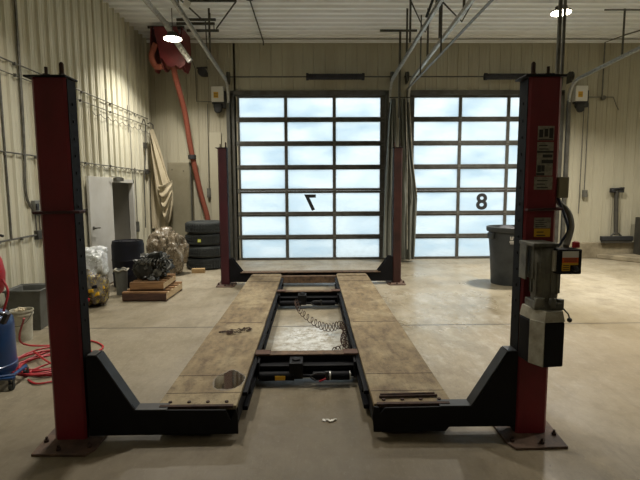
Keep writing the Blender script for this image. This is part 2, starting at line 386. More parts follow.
struct(MB().prism([(6.35,10.29),(XR-.03,10.29),(XR-.03,8.9),(7.2,9.1)], .0, .10, 'XY').build('trim_4', M['concrete'], bevel=.015))
# room behind the walk-in doorway
rm = MB()
rm.box(XL-1.5,XL-.05,DY0-.3,DY0-.25,0,2.3); rm.box(XL-1.5,XL-.05,DY1+.2,DY1+.25,0,2.3)
rm.box(XL-1.55,XL-1.5,DY0-.3,DY1+.25,0,2.3); rm.box(XL-1.5,XL-.05,DY0-.25,DY1+.2,2.25,2.3)
struct(rm.build('wall_closet', M['door_white']))
d = tag(thing('door_1', (XL,DY0,0), None, None, kind=S))
fr = MB()
fr.box(XL-.06, XL+.035, DY0-.0, DY0+.06, 0, DZ); fr.box(XL-.06, XL+.035, DY1-.06, DY1, 0, DZ); fr.box(XL-.06, XL+.035, DY0, DY1, DZ-.06, DZ)
fr.build('door_frame', M['door_white'], d, bevel=.004)
lf = MB().box(XL+.06, XL+.10, DY0-.86, DY0-.02, .02, DZ+.02).build('door_leaf', M['door_white'], d, bevel=.004)
h = MB(); h.lathe([(.028,0),(.028,.012),(.012,.014),(.012,.05)], (XL+.10, DY0-.79, .98), 'X', 12); h.tube([(XL+.145,DY0-.79,.98),(XL+.15,DY0-.72,.98),(XL+.145,DY0-.66,.975)], .01, 8)
h.build('door_handle', M['strut'], lf)
cl = MB(); cl.box(XL+.04, XL+.10, DY0+.18, DY0+.5, DZ-.035, DZ+.02); cl.tube([(XL+.1,DY0+.45,DZ+.01),(XL+.20,DY0+.15,DZ+.02),(XL+.13,DY0-.1,DZ+.03)], .01, 6)
cl.build('door_closer', M['dgalv'], d, bevel=.005)
hg = MB()
for z in (.25,.95,1.55): hg.tube([(XL+.055,DY0-.006,z),(XL+.055,DY0-.006,z+.1)], .009, 8)
each(hg,'hinge', M['dgalv'], d)

# overhead doors (parts of the shell)
def overhead_door(name, x0, x1, digit, mirror):
    root = thing(name, ((x0+x1)/2, YB, 0), None, None, kind=S)
    rows, cols = 7, 3; ph = DH/rows; y0, y1 = YB+.0, YB+.045
    vx = [x0+.06, x0+.06+(x1-x0-.12)/3, x0+.06+(x1-x0-.12)*2/3, x1-.06]
    jm = MB(); jm.box(x0-.07,x0+.012,YB-.06,YB+.06,0,DH+.05); jm.box(x1-.012,x1+.07,YB-.06,YB+.06,0,DH+.05); jm.box(x0-.07,x1+.07,YB-.06,YB+.06,DH-.01,DH+.09)
    jm.build('door_jamb', M['frame'], root, bevel=.006)
    for r in range(rows):
        z0, z1 = r*ph, (r+1)*ph
        f = MB(); rl = .052
        f.box(x0, x1, y0, y1, z0+.001, z0+rl); f.box(x0, x1, y0, y1, z1-rl, z1-.0005)
        f.box(x0,x1,y0-.012,y0,z1-.022,z1-.004)
        for i,xx in enumerate(vx):
            w = .034 if 0 < i < 3 else .05
            f.box(xx-w, xx+w, y0, y1, z0+rl, z1-rl)
        s = f.build('section_frame', M['frame'], root, bevel=.003)
        for c in range(cols):
            MB().box(vx[c]+.02, vx[c+1]-.02, y0+.018, y0+.024, z0+.03, z1-.03).build('pane', M['pane'], s, smooth=0)
        hd = MB()
        for xx in vx: hd.box(xx-.03, xx+.03, y0-.008, y0, z0-.05 if r else z0+.01, z0+.05)
        each(hd,'hinge', M['dgalv'], s)
    # the number on the middle pane, third row up
    cu = bpy.data.curves.new('digit', 'FONT'); cu.body = digit; cu.size = .48; cu.extrude = .002; cu.align_x = 'CENTER'; cu.offset = .014
    to = bpy.data.objects.new('digit_tmp', cu); C.objects.link(to); bpy.context.view_layer.update()
    me = bpy.data.meshes.new_from_object(to.evaluated_get(bpy.context.evaluated_depsgraph_get())); bpy.data.objects.remove(to)
    for v in me.vertices:
        x,y,z = v.co; v.co = ((-x if mirror else x)*1.05, -z, y)
    me.materials.append(M['ink'])
    o = bpy.data.objects.new('door_number', me); C.objects.link(o); o.parent = root
    cx = (vx[1]+vx[2])/2
    o.location = (cx-(x0+x1)/2, .012, 2*ph+.09)
    return root
overhead_door('door_2', D1[0], D1[1], '7', True)
overhead_door('door_3', D2[0], D2[1], '8', False)

# ------------------------------------------------------------------ the lift
PY = 2.80; FY = 7.62; AX = -.06
LX = {-1:-1.60, 1:1.475}      # outer faces of the near posts
lift = thing('vehicle_lift', (AX, 5.2, 0), 'dark red and black four post drive-on vehicle lift, lowered on the shop floor', 'vehicle lift')
def post(s, xo, y0, h, mt, w=.21, d=.20):
    def X(a): return xo + (a if s < 0 else -a)
    m = MB(); t = .012
    poly = [(0,.02),(.02,0),(w-.012,0),(w,.012),(w,.022),(w-t,.022),(w-t,.018),(w-.04,t),(.026,t),(t,.026),(t,d-t),(w-.03,d-t),(w-t,d-.02),(w-t,d-.03),(w,d-.03),(w,d-.015),(w-.02,d),(0,d)]
    m.prism([(X(a),y0+b) for a,b in poly], .015, h, 'XY')
    p = m.build('post', mt, lift, smooth=30)
    tr = MB(); tr.box(min(X(.03),X(w-.022)),max(X(.03),X(w-.022)),y0+.02,y0+d-.035,.02,h-.004); tr.box(min(X(w-.02),X(w+.004)),max(X(w-.02),X(w+.004)),y0+.014,y0+d+.001,.02,h-.004)
    for k in range(14): tr.box(min(X(w+.004),X(w+.008)),max(X(w+.004),X(w+.008)),y0+d*.5,y0+d*.5+.012,.75+k*.1,.765+k*.1)
    tr.build('channel_dark_fill', M['navy'], p)  # near-black fill puts the open channel's dark interior into the colour
    cx = X(w/2)
    c = MB(); c.box(cx-w/2-.03,cx+w/2+.012,y0-.015,y0+d+.015,h,h+.012); c.build('cap_plate', M['black'], p, bevel=.003)
    st = MB(); b = s*-.04
    st.lathe([(.016,0),(.016,.02),(.013,.022),(.013,.075),(.006,.085)], (cx-b*0+(.055 if s<0 else -.055), y0+.06, h+.014), 'Z', 12)
    st.lathe([(.02,0),(.02,.015),(.009,.016),(.009,.055)], (cx-(.03 if s<0 else -.03), y0+.05, h+.014), 'Z', 10)
    each(st,'cable_stud', M['rust'], p)
    bp = MB(); o = [(-.05,-.16),(w+.07,-.17),(w+.10,-.10),(w+.10,d+.02),(w+.04,d+.13),(0,d+.13),(-.08,d+.05)]
    bp.prism([(X(a),y0+bb) for a,bb in o], 0, .016, 'XY'); b_ = bp.build('base_plate', M['plate'], p, bevel=.003)
    bo = MB()
    for a,bb in ((-.035,-.02),(.09,-.12),(w+.06,-.09),(-.03,d+.05)): bo.lathe([(.015,0),(.015,.014),(.008,.015),(.008,.03)], (X(a),y0+bb,.016), 'Z', 6)
    each(bo,'anchor_bolt', M['rust'], b_)
    return p
pL = post(-1, -1.61, PY, 2.20, M['red'], .20, .115); pR = post(1, 1.475, PY, 2.20, M['red'], .198, .125)
pFL = post(-1, -1.50, FY, 2.22, M['darkred'], .14, .13); pFR = post(1, 1.475, FY+.05, 2.22, M['brownred'], .135, .13)
for s_,p in ((-1,pL),(1,pR)):
    x0,x1 = (-1.63,-1.36) if s_ < 0 else (1.285,1.49)
    b_ = MB().tube([(x0,2.86,1.425),(x0,2.782,1.425),(x1,2.782,1.43),(x1,2.84,1.43)], .009, 8); b_.build('air_line', M['darkred'], p)

# runways
def runway(x0, x1, side):
    m = MB(); y0, y1, yj = 2.85, 7.50, 4.72
    m.box(x0, x1, y0, yj, .172, .200)
    m.box(x0+.004, x1-.004, yj+.006, y1, .166, .196)
    m.box(x0+.02, x1-.02, y1-.16, y1+.03, .196, .203)
    r = m.build('runway', M['deck'], lift, bevel=.003)
    seam = MB()
    for yy in (3.34, 3.04): seam.box(x0+.002, x1-.002, yy-.003, yy+.003, .1985, .2012)
    seam.box(x0+.03,x1-.03,yj-.004,yj+.008,.198,.2012)
    seam.box(x0+.01,x1-.01,6.92,6.93,.190,.1985)
    each(seam,'deck_seam', M['rust'], r)
    rail = MB()
    for xx, ins in ((x0, 1), (x1, -1)):
        a, b = sorted((xx, xx+ins*.055)); rail.box(a, b, y0+.06, y1, .05, .171)
    inx = x1 if side < 0 else x0
    a, b = sorted((inx, inx-side*.035)); rail.box(a, b, 3.1, 7.30, .045, .075); rail.box(a, b, 3.1, 7.30, .15, .176)
    for k in range(9):
        yy = 3.3+k*.48; rail.box(min(inx,inx-side*.03), max(inx,inx-side*.03), yy, yy+.02, .075, .15)
    rail.build('side_rail', M['navy'], r, bevel=.003)
    lip = MB()
    lip.prism([(x0+.02,2.832),(x1-.02,2.832),(x1-.02,2.86),(x0+.02,2.86)], .19, .206, 'XY')
    for k in range(4): lip.lathe([(.012,0),(.012,.008)], (x0+.07+k*(x1-x0-.14)/3, 2.90, .2), 'Z', 8)
    lip.build('end_lip', M['rust'], r)
    return r
rL = runway(-.985, -.485, -1); rR = runway(.385, .885, 1)
# near yokes: a box arm from each post to the end of its runway, gusset rising at the post
def yoke(s, xp, xi):
    def X(a): return xp - s*a            # a measured from the post towards the middle
    L_ = abs(xp-xi)
    zt, zb = .192, .035
    m = MB()
    front = [(-.02,zb),(-.02,.545),(.045,.545),(.27,zt+.005),(L_-.075,zt),(L_-.045,zt-.07),(L_-.01,zt+.01),(L_,zt-.04),(L_,zb),(.45,zb)] if s < 0 else \
            [(-.02,.06),(-.02,.545),(.035,.545),(.25,zt+.005),(L_-.08,zt),(L_-.05,zt-.035),(L_-.04,zt+.004),(L_-.01,zt+.008),(L_,zt-.05),(L_-.01,zb),(.42,zb),(.40,.062)]
    y0 = PY+.004
    m.prism([(X(a),z) for a,z in front], y0, y0+.014, 'XZ')
    back = [(-.0,.06),(-.0,.54),(.04,.54),(.25,zt-.005),(L_-.10,zt-.02),(L_-.10,.06)]
    m.prism([(X(a),z) for a,z in back], y0+.075, y0+.089, 'XZ')
    y = m.build('yoke', M['black'], lift, bevel=.002)
    t = MB()
    for (a0,z0),(a1,z1) in ((( -.01,.546),(.045,.546)),((.045,.546),(.26,zt+.004)),((.26,zt+.002),(.46,zt+.002))):
        nx, nz = -(z1-z0), (a1-a0); l = math.hypot(nx,nz); nx/=l; nz/=l; th = .008
        pts = [(X(a0),z0),(X(a1),z1),(X(a1+nx*th),z1+nz*th),(X(a0+nx*th),z0+nz*th)]
        t.prism(pts, y0-.002, y0+.09, 'XZ')
    t.build('top_flange', M['flange'], y, smooth=0)
    bt = MB(); bt.box(min(X(.02),X(L_-.1)),max(X(.02),X(L_-.1)),y0+.014,y0+.075,zb+.03,zb+.045); bt.build('bottom_plate', M['navy'], y)
    cb = MB(); cb.box(min(X(-.16),X(.02)), max(X(-.16),X(.02)), y0+.05, y0+.08, .05, .54); cb.build('carriage', M['navy'], y)
    return y
yoke(-1, -1.37, -.47); yoke(1, 1.255, .37)
# rear crossbeam from post to post with gussets
m = MB(); y0 = FY+.02
xa, xb = -1.375, 1.325
m.prism([(xa,.05),(xa,.44),(xa+.06,.44),(xa+.24,.20),(xb-.26,.20),(xb-.06,.46),(xb,.46),(xb,.05)], y0, y0+.012, 'XZ')
m.prism([(xa,.05),(xa,.44),(xa+.06,.44),(xa+.24,.20),(xb-.26,.20),(xb-.06,.46),(xb,.46),(xb,.05)], y0+.12, y0+.132, 'XZ')
rc = m.build('rear_crossbeam', M['black'], lift, bevel=.002)
MB().box(xa+.2, xb-.2, y0-.03, y0+.15, .201, .212).build('top_flange', M['brown_edge'], rc)
MB().box(-.50,.40,7.46,7.56,.06,.17).build('spacer_beam', M['brown_edge'], rc)
# two brown rods lying on the right runway: top-level things
for i,(yy,xa_,xb_) in enumerate(((2.955,.44,.80),(2.925,.43,.81))):
    o = MB().tube([(xa_,yy,.211),(xb_,yy+.012,.211)], .009, 8).build('steel_rod', M['rust'])
    tag(o, ['rusty thin steel rod on the right runway end, farther and shorter of the two','rusty thin steel rod on the right runway end, nearer and longer of the two'][i], 'rod', 'rods on the right runway')
# placards on the right post, parts of the lift
def placard(x0,x1,z0,z1, rows, base, y=PY-.001, name='placard', parent=pR):
    p = MB().box(x0,x1,y-.002,y,z0,z1).build(name, base, parent, smooth=0)
    k = MB()
    for (fx0,fx1,fz0,fz1) in rows: k.box(x0+(x1-x0)*fx0, x0+(x1-x0)*fx1, y-.003, y-.0018, z0+(z1-z0)*fz0, z0+(z1-z0)*fz1)
    if rows: k.build('print', M['ink'], p, smooth=0)
    return p
def lines(n, a=.1, b=.9):
    r = []
    for i in range(n):
        z = .12+i*.8/n; r.append((a, a+(b-a)*random.uniform(.6,1), z, z+.25/n))
    return r
placard(1.335,1.432,1.835,1.918, [(.08,.32,.2,.75),(.4,.62,.25,.8),(.7,.94,.15,.85),(.05,.95,.02,.08)], M['sticker'])
placard(1.335,1.432,1.775,1.825, lines(2), M['sticker'])
placard(1.335,1.432,1.70,1.775, [(0,1,.82,.98),(.35,.95,.45,.7),(.3,1,.0,.28)], M['sticker'])
placard(1.335,1.432,1.628,1.70, [(.05,.28,.3,.85),(.3,.5,.35,.85),(0,.5,.02,.22)], M['sticker'])
placard(1.325,1.435,1.545,1.622, lines(3,.15,.85), M['sticker'])
placard(1.335,1.437,1.315,1.378, lines(4,.08,.92), M['sticker'])
placard(1.338,1.435,1.262,1.312, lines(2,.15,.85), M['yellow'])

# power unit: part of the lift
pu = MB(); pu.box(1.25,1.262,2.70,2.79,1.02,1.24); pu.box(1.245,1.39,2.60,2.79,1.225,1.245); pu.box(1.275,1.29,2.66,2.78,1.03,1.235)
pu.box(1.30,1.36,2.62,2.78,1.08,1.22)
pw = pu.build('power_unit', M['motor'], lift, bevel=.004)
mo = MB(); mo.lathe([(.05,.885),(.068,.90),(.074,.95),(.074,1.08),(.078,1.09),(.078,1.20),(.06,1.225),(.02,1.235)], (1.355,2.68,0), 'Z', 20)
for k in range(12):
    a = 2*PI*k/12; mo.obb((1.355+.076*math.cos(a),2.68+.076*math.sin(a),1.04),(.006,.003,.09),a)
mo.build('motor', M['motor'], pw)
sb = MB().box(1.365,1.50,2.56,2.66,1.075,1.215).build('switch_box', M['black'], pw, bevel=.006)
k = MB().box(1.388,1.478,2.557,2.5605,1.17,1.205); k.build('white_label', M['white'], sb, smooth=0)
k = MB().box(1.388,1.478,2.557,2.5605,1.14,1.17); k.build('orange_label', M['orange'], sb, smooth=0)
k = MB().box(1.388,1.433,2.557,2.5605,1.095,1.14).box(1.433,1.478,2.557,2.5605,1.128,1.14); k.build('yellow_label', M['yellow'], sb, smooth=0)
k = MB()
for i in range(3): k.box(1.398,1.468,2.5562,2.558,1.148+i*.007,1.151+i*.007)
for i in range(3): k.box(1.393,1.428,2.5562,2.558,1.102+i*.011,1.106+i*.011)
k.build('label_print', M['ink'], sb, smooth=0)
k = MB().lathe([(.014,0),(.016,-.02),(.013,-.035)], (1.456,2.56,1.108), 'Y', 14); k.build('start_button', M['ink'], sb)
MB().box(1.352,1.37,2.575,2.60,1.09,1.205).build('side_cover', M['lgrey'], pw)
vb = MB()
vb.prism([(1.27,2.61),(1.42,2.59),(1.43,2.75),(1.28,2.76)], .86, .905, 'XY')
vb.lathe([(.03,0),(.03,.05)], (1.30,2.62,.88), 'Z', 10); vb.lathe([(.022,0),(.022,.06)], (1.42,2.62,.86), 'Z', 10); vb.lathe([(.018,0),(.022,.03),(.018,.06)],(1.36,2.59,.875),'Z',8)
vb.build('valve_block', M['motor'], pw, bevel=.004)
def tank_ring(z, k=0): return [(1.262+k*.3,2.64,z),(1.308+k*.1,2.56,z),(1.432-k*.3,2.575,z),(1.43-k*.3,2.74,z),(1.25+k*.3,2.76,z)]
rv = MB(); rings = [tank_ring(.535),tank_ring(.795)]
vs = [p for R in rings for p in R]; n = 5
rv.add(vs, [tuple(range(5))[::-1], tuple(range(5,10))]+[(i,(i+1)%5,5+(i+1)%5,5+i) for i in range(5)])
rv.build('fluid_reservoir', M['black'], pw, bevel=.008)
rt = MB(); vs = tank_ring(.797)+[(p[0],p[1],.862) for p in tank_ring(.8,.05)]
rt.add(vs, [tuple(range(5))[::-1], tuple(range(5,10))]+[(i,(i+1)%5,5+(i+1)%5,5+i) for i in range(5)])
rt.add([(1.258,2.64,.54),(1.305,2.556,.54),(1.305,2.556,.80),(1.258,2.64,.80),(1.263,2.643,.54),(1.31,2.559,.54),(1.31,2.559,.80),(1.263,2.643,.80)],[(0,1,2,3),(7,6,5,4),(0,4,5,1),(3,2,6,7),(0,3,7,4),(1,5,6,2)])
rt.build('reservoir_lid', M['lgrey'], pw, bevel=.004)
k = MB().tube([(1.43,2.60,.87),(1.455,2.59,.84),(1.462,2.59,.82)], .004, 6).lathe([(.004,-.014),(.012,-.008),(.014,0),(.012,.008),(.003,.014)], (1.464,2.59,.806), 'Z', 12); k.build('release_handle', M['ink'], pw)
k = MB().box(1.476,1.535,2.795,2.90,1.495,1.62); k.build('junction_box', M['cab'], pR, bevel=.004)
# conduits down the right post
k = MB().tube([(1.515,2.955,4.72),(1.515,2.955,1.62)], .013, 8).tube([(1.548,2.965,4.72),(1.548,2.965,2.2),(1.53,2.96,2.1)], .010, 8)
k.build('power_conduit', M['dgalv'], pR)
k = MB().tube(smooth_pts([(1.51,2.90,1.50),(1.52,2.86,1.46),(1.54,2.80,1.41),(1.53,2.74,1.34),(1.50,2.70,1.28),(1.46,2.66,1.22)]), .017, 10); k.build('flexible_conduit', M['hose_grey'], pw)
k = MB().tube(smooth_pts([(1.485,2.83,1.50),(1.50,2.77,1.40),(1.50,2.72,1.31),(1.46,2.70,1.25),(1.42,2.69,1.2)]), .008, 8); k.build('control_cable', M['hose_blue'], pw)
k = MB().tube(smooth_pts([(1.49,2.90,1.62),(1.495,2.88,1.9),(1.492,2.89,2.08),(1.50,2.93,2.16)]), .006, 6); k.build('air_hose', M['dgalv'], pR)
k = MB().lathe([(.02,0),(.02,.03),(.01,.035)], (1.495,2.62,1.218), 'Z', 10); k.build('red_cap', M['hose_red'], pw)

# rolling jack beams between the runways
def jack(Y, label, near):
    j = thing('rolling_jack', (AX, Y, 0), label, 'vehicle jack', 'rolling jack beams between the runways')
    x0, x1 = -.475, .375
    m = MB(); m.box(x0+.03,x1-.03,Y,Y+.012,.045,.19); m.box(x0+.03,x1-.03,Y-.12,Y,.05,.062); m.box(x0+.03,x1-.03,Y-.11,Y,.128,.140); m.box(x0+.03,x0+.045,Y-.14,Y+.1,.045,.18); m.box(x1-.045,x1-.03,Y-.14,Y+.1,.045,.18)
    m.build('beam', M['black'], j, bevel=.003)
    MB().box(x0+.002,x1-.002,Y-.02,Y+.075,.190,.202).build('top_strip', M['brown_edge'], j, bevel=.002)
    e = MB()
    for xx in (x0, x1-.12): e.box(xx, xx+.12, Y-.03, Y+.08, .2025, .210)
    each(e,'end_pad', M['wood_dark'], j)
    t = MB(); t.tube([(x0+.06,Y-.07,.105),(x1-.06,Y-.07,.105)], .022, 12); t.build('lift_tube', M['black'], j)
    c = MB(); c.tube([(x0+.05,Y-.16,.075),(-.15,Y-.16,.075)], .036, 14); c.tube([(.0,Y-.17,.078),(x1-.08,Y-.17,.078)], .034, 14); c.tube([(-.15,Y-.16,.075),(.0,Y-.17,.078)], .014, 8)
    c.build('air_cylinder', M['navy'], j)
    b = MB(); b.box(-.19,-.08,Y-.18,Y-.01,.055,.185); b.lathe([(.035,0),(.035,.012),(.012,.02)], (-.135,Y-.10,.185), 'Z', 12); b.build('centre_block', M['black'], j, bevel=.006)
    v = MB(); v.tube(smooth_pts([(.02,Y-.215,.06),(-.02,Y-.22,.09),(.03,Y-.225,.12),(.10,Y-.22,.11),(.12,Y-.215,.06)]), .007, 8); v.lathe([(.014,0),(.014,.04)],(.11,Y-.215,.09),'Z',10); v.build('valve_loop', M['ink'], j)
    if near:
        MB().box(-.30,-.22,Y-.199,Y-.196,.055,.09).build('yellow_label', M['yellow'], j)
        MB().obb((.075,Y-.225,.065),(.03,.006,.005),0,0,-.4).build('red_lever', M['hose_red'], j)
        _m = MB().lathe([(.036,0),(.036,.012)],(.13,Y-.17,.078),'X',14).lathe([(.036,0),(.036,.008)],(.29,Y-.17,.078),'X',14); each(_m,'chrome_ring', M['galv'], j)
jack(3.78, 'black rolling jack beam with yellow label, nearer of the two between the runways', True)
jack(6.20, 'black rolling jack beam between the runways, farther of the two', False)

# chain pile on left runway
ch = MB(); pts = [(-.71+.09*math.cos(a*1.0)*(1+.3*math.sin(3.1*a)), 4.40+.075*math.sin(a*1.3)*(1+.3*math.cos(2.3*a)), .209+.006*(i%3)) for i,a in enumerate([k*.21 for k in range(48)])]
pts += [(-.80-.012*k, 4.41-.004*k, .209) for k in range(8)]
for i,p in enumerate(pts):
    p = V(p); a = random.uniform(0,PI) if i < 48 else 0; t = V((math.cos(a),math.sin(a),0)); b_ = V((-t.y,t.x,.3*((i%2)*2-1))).normalized()
    ch.tube([p+t*.013*math.cos(q)+b_*.008*math.sin(q) for q in [2*PI*w/8 for w in range(8)]], .003, 5, closed=True)
tag(ch.build('safety_chain', M['rust']), 'small rusty chain heaped on the left runway', 'chain')
# curly air hose
cp = []; path = smooth_pts([(-.21,5.93,.12),(-.15,5.6,.09),(.02,5.2,.06),(.17,4.95,.07),(.30,4.95,.10),(.34,4.80,.08),(.30,4.55,.06),(.33,4.35,.06),(.20,4.25,.045)], 26)
for i,p in enumerate(path):
    a = i*.95; cp.append(p+V((math.cos(a)*.022, math.sin(a)*.03, math.sin(a)*.035)))
tag(MB().tube(smooth_pts(cp,2), .0045, 5).build('coiled_air_hose', M['rust']), 'brown curly air hose stretched over the floor between the runways', 'air hose')
o = MB()
for i,xx in enumerate((.02,.045,.075)): o.lathe([(.012,0),(.012,.015),(.006,.03)], (xx, 6.65, 0), 'Z', 8)
tag(o.build('small_fitting', M['ink']), 'tiny dark metal fitting on the floor beyond the far jack beam', 'fitting')

m = MB()
for k in range(5): m.obb((.075+.017*k, 3.02+.01*math.sin(k*2), .006),(.014,.010,.004),k*.7,.3*(-1)**k,.2)
tag(m.build('paper_scrap', M['white'], bevel=.002), 'small crumpled white scrap on the floor in front of the near jack beam', 'scrap')
# ------------------------------------------------------------------ left side clutter
def box_taper(m, cx, cy, z0, z1, a0, b0, a1, b1, rz, t=0.0):
    M4 = Matrix.Translation((cx,cy,0)) @ Matrix.Rotation(rz,4,'Z')
    def ring(a,b,z): return [M4 @ V((sx*a,sy*b,z)) for sx,sy in ((-1,-1),(1,-1),(1,1),(-1,1))]
    R = [ring(a0,b0,z0), ring(a1,b1,z1), ring(a1-t,b1-t,z1), ring(a0-t+.0,b0-t,z0+.02)]
    vs = [p for r in R for p in r]; fs = [(3,2,1,0)]
    for i in range(3):
        for k in range(4): l=(k+1)%4; fs.append((i*4+k,i*4+l,(i+1)*4+l,(i+1)*4+k))
    fs.append((12,13,14,15)); m.add(vs, fs)
b = thing('waste_bin', (-3.215,5.33,0), 'large grey square open waste bin standing by the left wall behind the red post', 'bin')
m = MB(); box_taper(m, -3.215,5.33,0,.46,.145,.15,.185,.20,.12,.012); m.build('bin_body', M['plastic_grey'], b, bevel=.01)
m = MB(); M4 = Matrix.Translation((-3.215,5.33,0)) @ Matrix.Rotation(.12,4,'Z')
q = [M4 @ V((sx*.19,sy*.205,.458)) for sx,sy in ((-1,-1),(1,-1),(1,1),(-1,1))]; m.tube(q, .012, 8, closed=True); m.build('rim', M['plastic_grey'], b)
b = thing('waste_bin', (-3.22,5.98,0), 'dark ribbed bin half hidden between the grey square bin and red post', 'bin')
m = MB(); m.lathe([(.13,0),(.15,.30),(.155,.33),(.155,.40),(.165,.41),(.165,.44),(.145,.44),(.125,.03)], (-3.22,5.98,0), 'Z', 24); m.build('bin_body', M['plastic_dark'], b)
b = thing('bucket', (-3.04,4.86,0), 'dirty white plastic bucket in front of the grey square bin', 'bucket')
MB().lathe([(.085,0),(.096,.27),(.108,.272),(.108,.285),(.100,.287),(.100,.305),(.110,.307),(.110,.325),(.102,.325),(.082,.02),(0,.02)], (-3.04,4.86,0), 'Z', 28).build('bucket_body', M['white_plastic'], b)
MB().tube([(-3.04+.110*math.cos(a), 4.86-.10*math.sin(a), .30-.13*math.sin(a)) for a in [PI*k/12 for k in range(13)]], .004, 6).build('handle', M['dgalv'], b)
o = MB(); 
for k in range(7): o.obb((-3.04+random.uniform(-.04,.04),4.86+random.uniform(-.04,.04),.31+random.uniform(0,.03)),(.04,.02,.008),random.uniform(0,3),random.uniform(-.4,.4))
tag(o.build('rag', M['cream'], bevel=.004, org=(-3.04,4.86,.3)), 'crumpled tan rags stuffed in the top of the white bucket', 'rag')

# blue tank on casters with red upper body
t = thing('oil_drain_tank', (-2.60,3.72,0), 'blue rolling tank with red top at the left edge of the shop', 'tank')
tx, ty = -2.60, 3.72
MB().lathe([(.10,.09),(.17,.10),(.185,.13),(.185,.17),(.178,.175),(.178,.48),(.172,.54),(.13,.59),(.05,.61)], (tx,ty,0), 'Z', 36).build('tank_body', M['blue'], t)
m = MB(); m.tube([(tx-.19,ty-.05,.11),(tx+.05,ty-.20,.11),(tx+.22,ty-.08,.10),(tx+.20,ty+.12,.10)], .016, 8); m.prism([(tx+.12,ty-.16),(tx+.25,ty-.14),(tx+.25,ty-.10),(tx+.15,ty-.02)], .085,.10,'XY'); m.build('base_frame', M['blue'], t)
for (dx,dy) in ((.235,-.13),(.19,.13),(-.2,-.02)):
    m = MB(); m.lathe([(.022,-.012),(.03,-.010),(.03,.010),(.022,.012)], (tx+dx,ty+dy,.030), 'X', 16); m.box(tx+dx-.018,tx+dx-.014,ty+dy-.012,ty+dy+.012,.03,.085); m.box(tx+dx+.014,tx+dx+.018,ty+dy-.012,ty+dy+.012,.03,.085); m.build('caster', M['rubber'], t)
MB().lathe([(.03,.605),(.03,.70),(.09,.74),(.11,.80),(.115,.9),(.10,1.0),(.07,1.07),(.04,1.10),(.03,1.12)], (tx+.0,ty+.05,0), 'Z', 30).build('red_bowl', M['hose_red'], t)
MB().tube([(tx+.0,ty+.05,1.11),(tx+.0,ty+.05,1.2),(tx+.07,ty+.03,1.23),(tx+.16,ty+.02,1.20)], .010, 8).build('handle', M['ink'], t)
m = MB(); m.tube([(tx+.08,ty-.10,.60),(tx+.15,ty-.12,.625),(tx+.20,ty-.11,.60)], .014, 8); m.obb((tx+.22,ty-.12,.575),(.016,.02,.045),0,0,.5); m.lathe([(.02,0),(.025,.015),(.02,.03)],(tx+.15,ty-.14,.635),'Y',10); m.build('valve', M['ink'], t)
m = MB(); m.lathe([(.012,-.01),(.02,0),(.012,.012)],(tx+.12,ty-.14,.635),'Y',10); m.tube([(tx+.06,ty-.05,.615),(tx+.12,ty-.1,.66),(tx+.17,ty-.1,.59)],.006,6); m.build('gauge_fitting', M['galv'], t)
MB().tube(smooth_pts([(tx+.14,ty+.0,.86),(tx+.19,ty-.02,.76),(tx+.17,ty-.06,.615)]), .009, 8).build('red_hose_tail', M['hose_red'], t)
# red hose coil on the floor
rp = []; cx, cy = -2.37, 4.14
for i in range(150):
    a = i*.30; r = .25+.05*math.sin(i*.11)+.03*math.cos(i*.37); rp.append((cx+r*1.05*math.cos(a)+.05*math.sin(i*.045), cy+r*1.1*math.sin(a)+.10*math.cos(i*.052), .011+.012*((i//21)%4)+.004*math.sin(i)))
pre = smooth_pts([(tx+.2,ty+.14,.5),(-2.62,4.15,.20),(-2.6,4.6,.02),(-2.35,4.78,.012),(-2.1,4.6,.012),(-2.08,4.4,.012),(-2.16,4.25,.013)], 8)
post_ = smooth_pts([rp[-1],(-2.4,3.9,.03),(-2.15,3.85,.012),(-1.95,4.0,.012),(-1.95,4.3,.012)], 8)
m = MB().tube([V(p) for p in pre[:-1]]+[V(p) for p in rp]+[V(p) for p in post_[1:]], .0085, 6)
m.tube(smooth_pts([(-2.34,3.76,.012),(-2.2,3.68,.012),(-2.0,3.85,.012),(-1.95,4.2,.012)]), .0085, 6)
m.tube(smooth_pts([(-2.6,4.3,.06),(-2.3,4.0,.07),(-2.05,3.85,.05),(-1.98,3.95,.02)]), .0085, 6)
tag(m.build('air_hose', M['hose_red']), 'tangled coil of bright red hose on the floor by the blue tank', 'hose')

# blobs
def blob(name, c, rad, mt, label, cat, seed=0, amp=.16, fr=1.9, group=None, parent=None, flat=.9, sharp=False):
    bm = bmesh.new(); bmesh.ops.create_icosphere(bm, subdivisions=5, radius=1)
    for v in bm.verts:
        p = v.co.normalized(); n = noise.turbulence(p*fr*.6+V((seed,seed*2,0)), 4, False)
        cell = noise.cell_vector(p*1.0+V((seed,0,0))).x
        k = 1+amp*(n-.5)*2
        q = V((math.copysign(abs(p.x)**flat,p.x), math.copysign(abs(p.y)**flat,p.y), math.copysign(abs(p.z)**(flat*.8),p.z)))
        v.co = V((q.x*rad[0]*k, q.y*rad[1]*k, q.z*rad[2]*k))
        ridge = noise.noise(p*9+V((seed,3,1)))
        v.co *= 1+.04*abs(ridge)
        if v.co.z < -rad[2]*.93: v.co.z = -rad[2]*.93
    m = MB(); off = V(c)+V((0,0,rad[2]*.93)); m.add([off+v.co for v in bm.verts], [tuple(w.index for w in f.verts) for f in bm.faces]); bm.free()
    o = m.build(name, mt, parent, smooth=(28 if sharp else 60), org=None if parent else c)
    if label: tag(o, label, cat, group)
    return o
blob('packing_bag', (-2.98,9.42,0), (.34,.32,.44), M['bag_brown'], 'clear plastic bag of brown packing below the hanging canvas, left of the two', 'bag', 3, group='bulging clear bags by the tires')
blob('packing_bag', (-2.55,8.72,0), (.24,.26,.40), M['bag_brown'], 'clear plastic bag of brown packing leaning next to the tire stack', 'bag', 11, group='bulging clear bags by the tires')
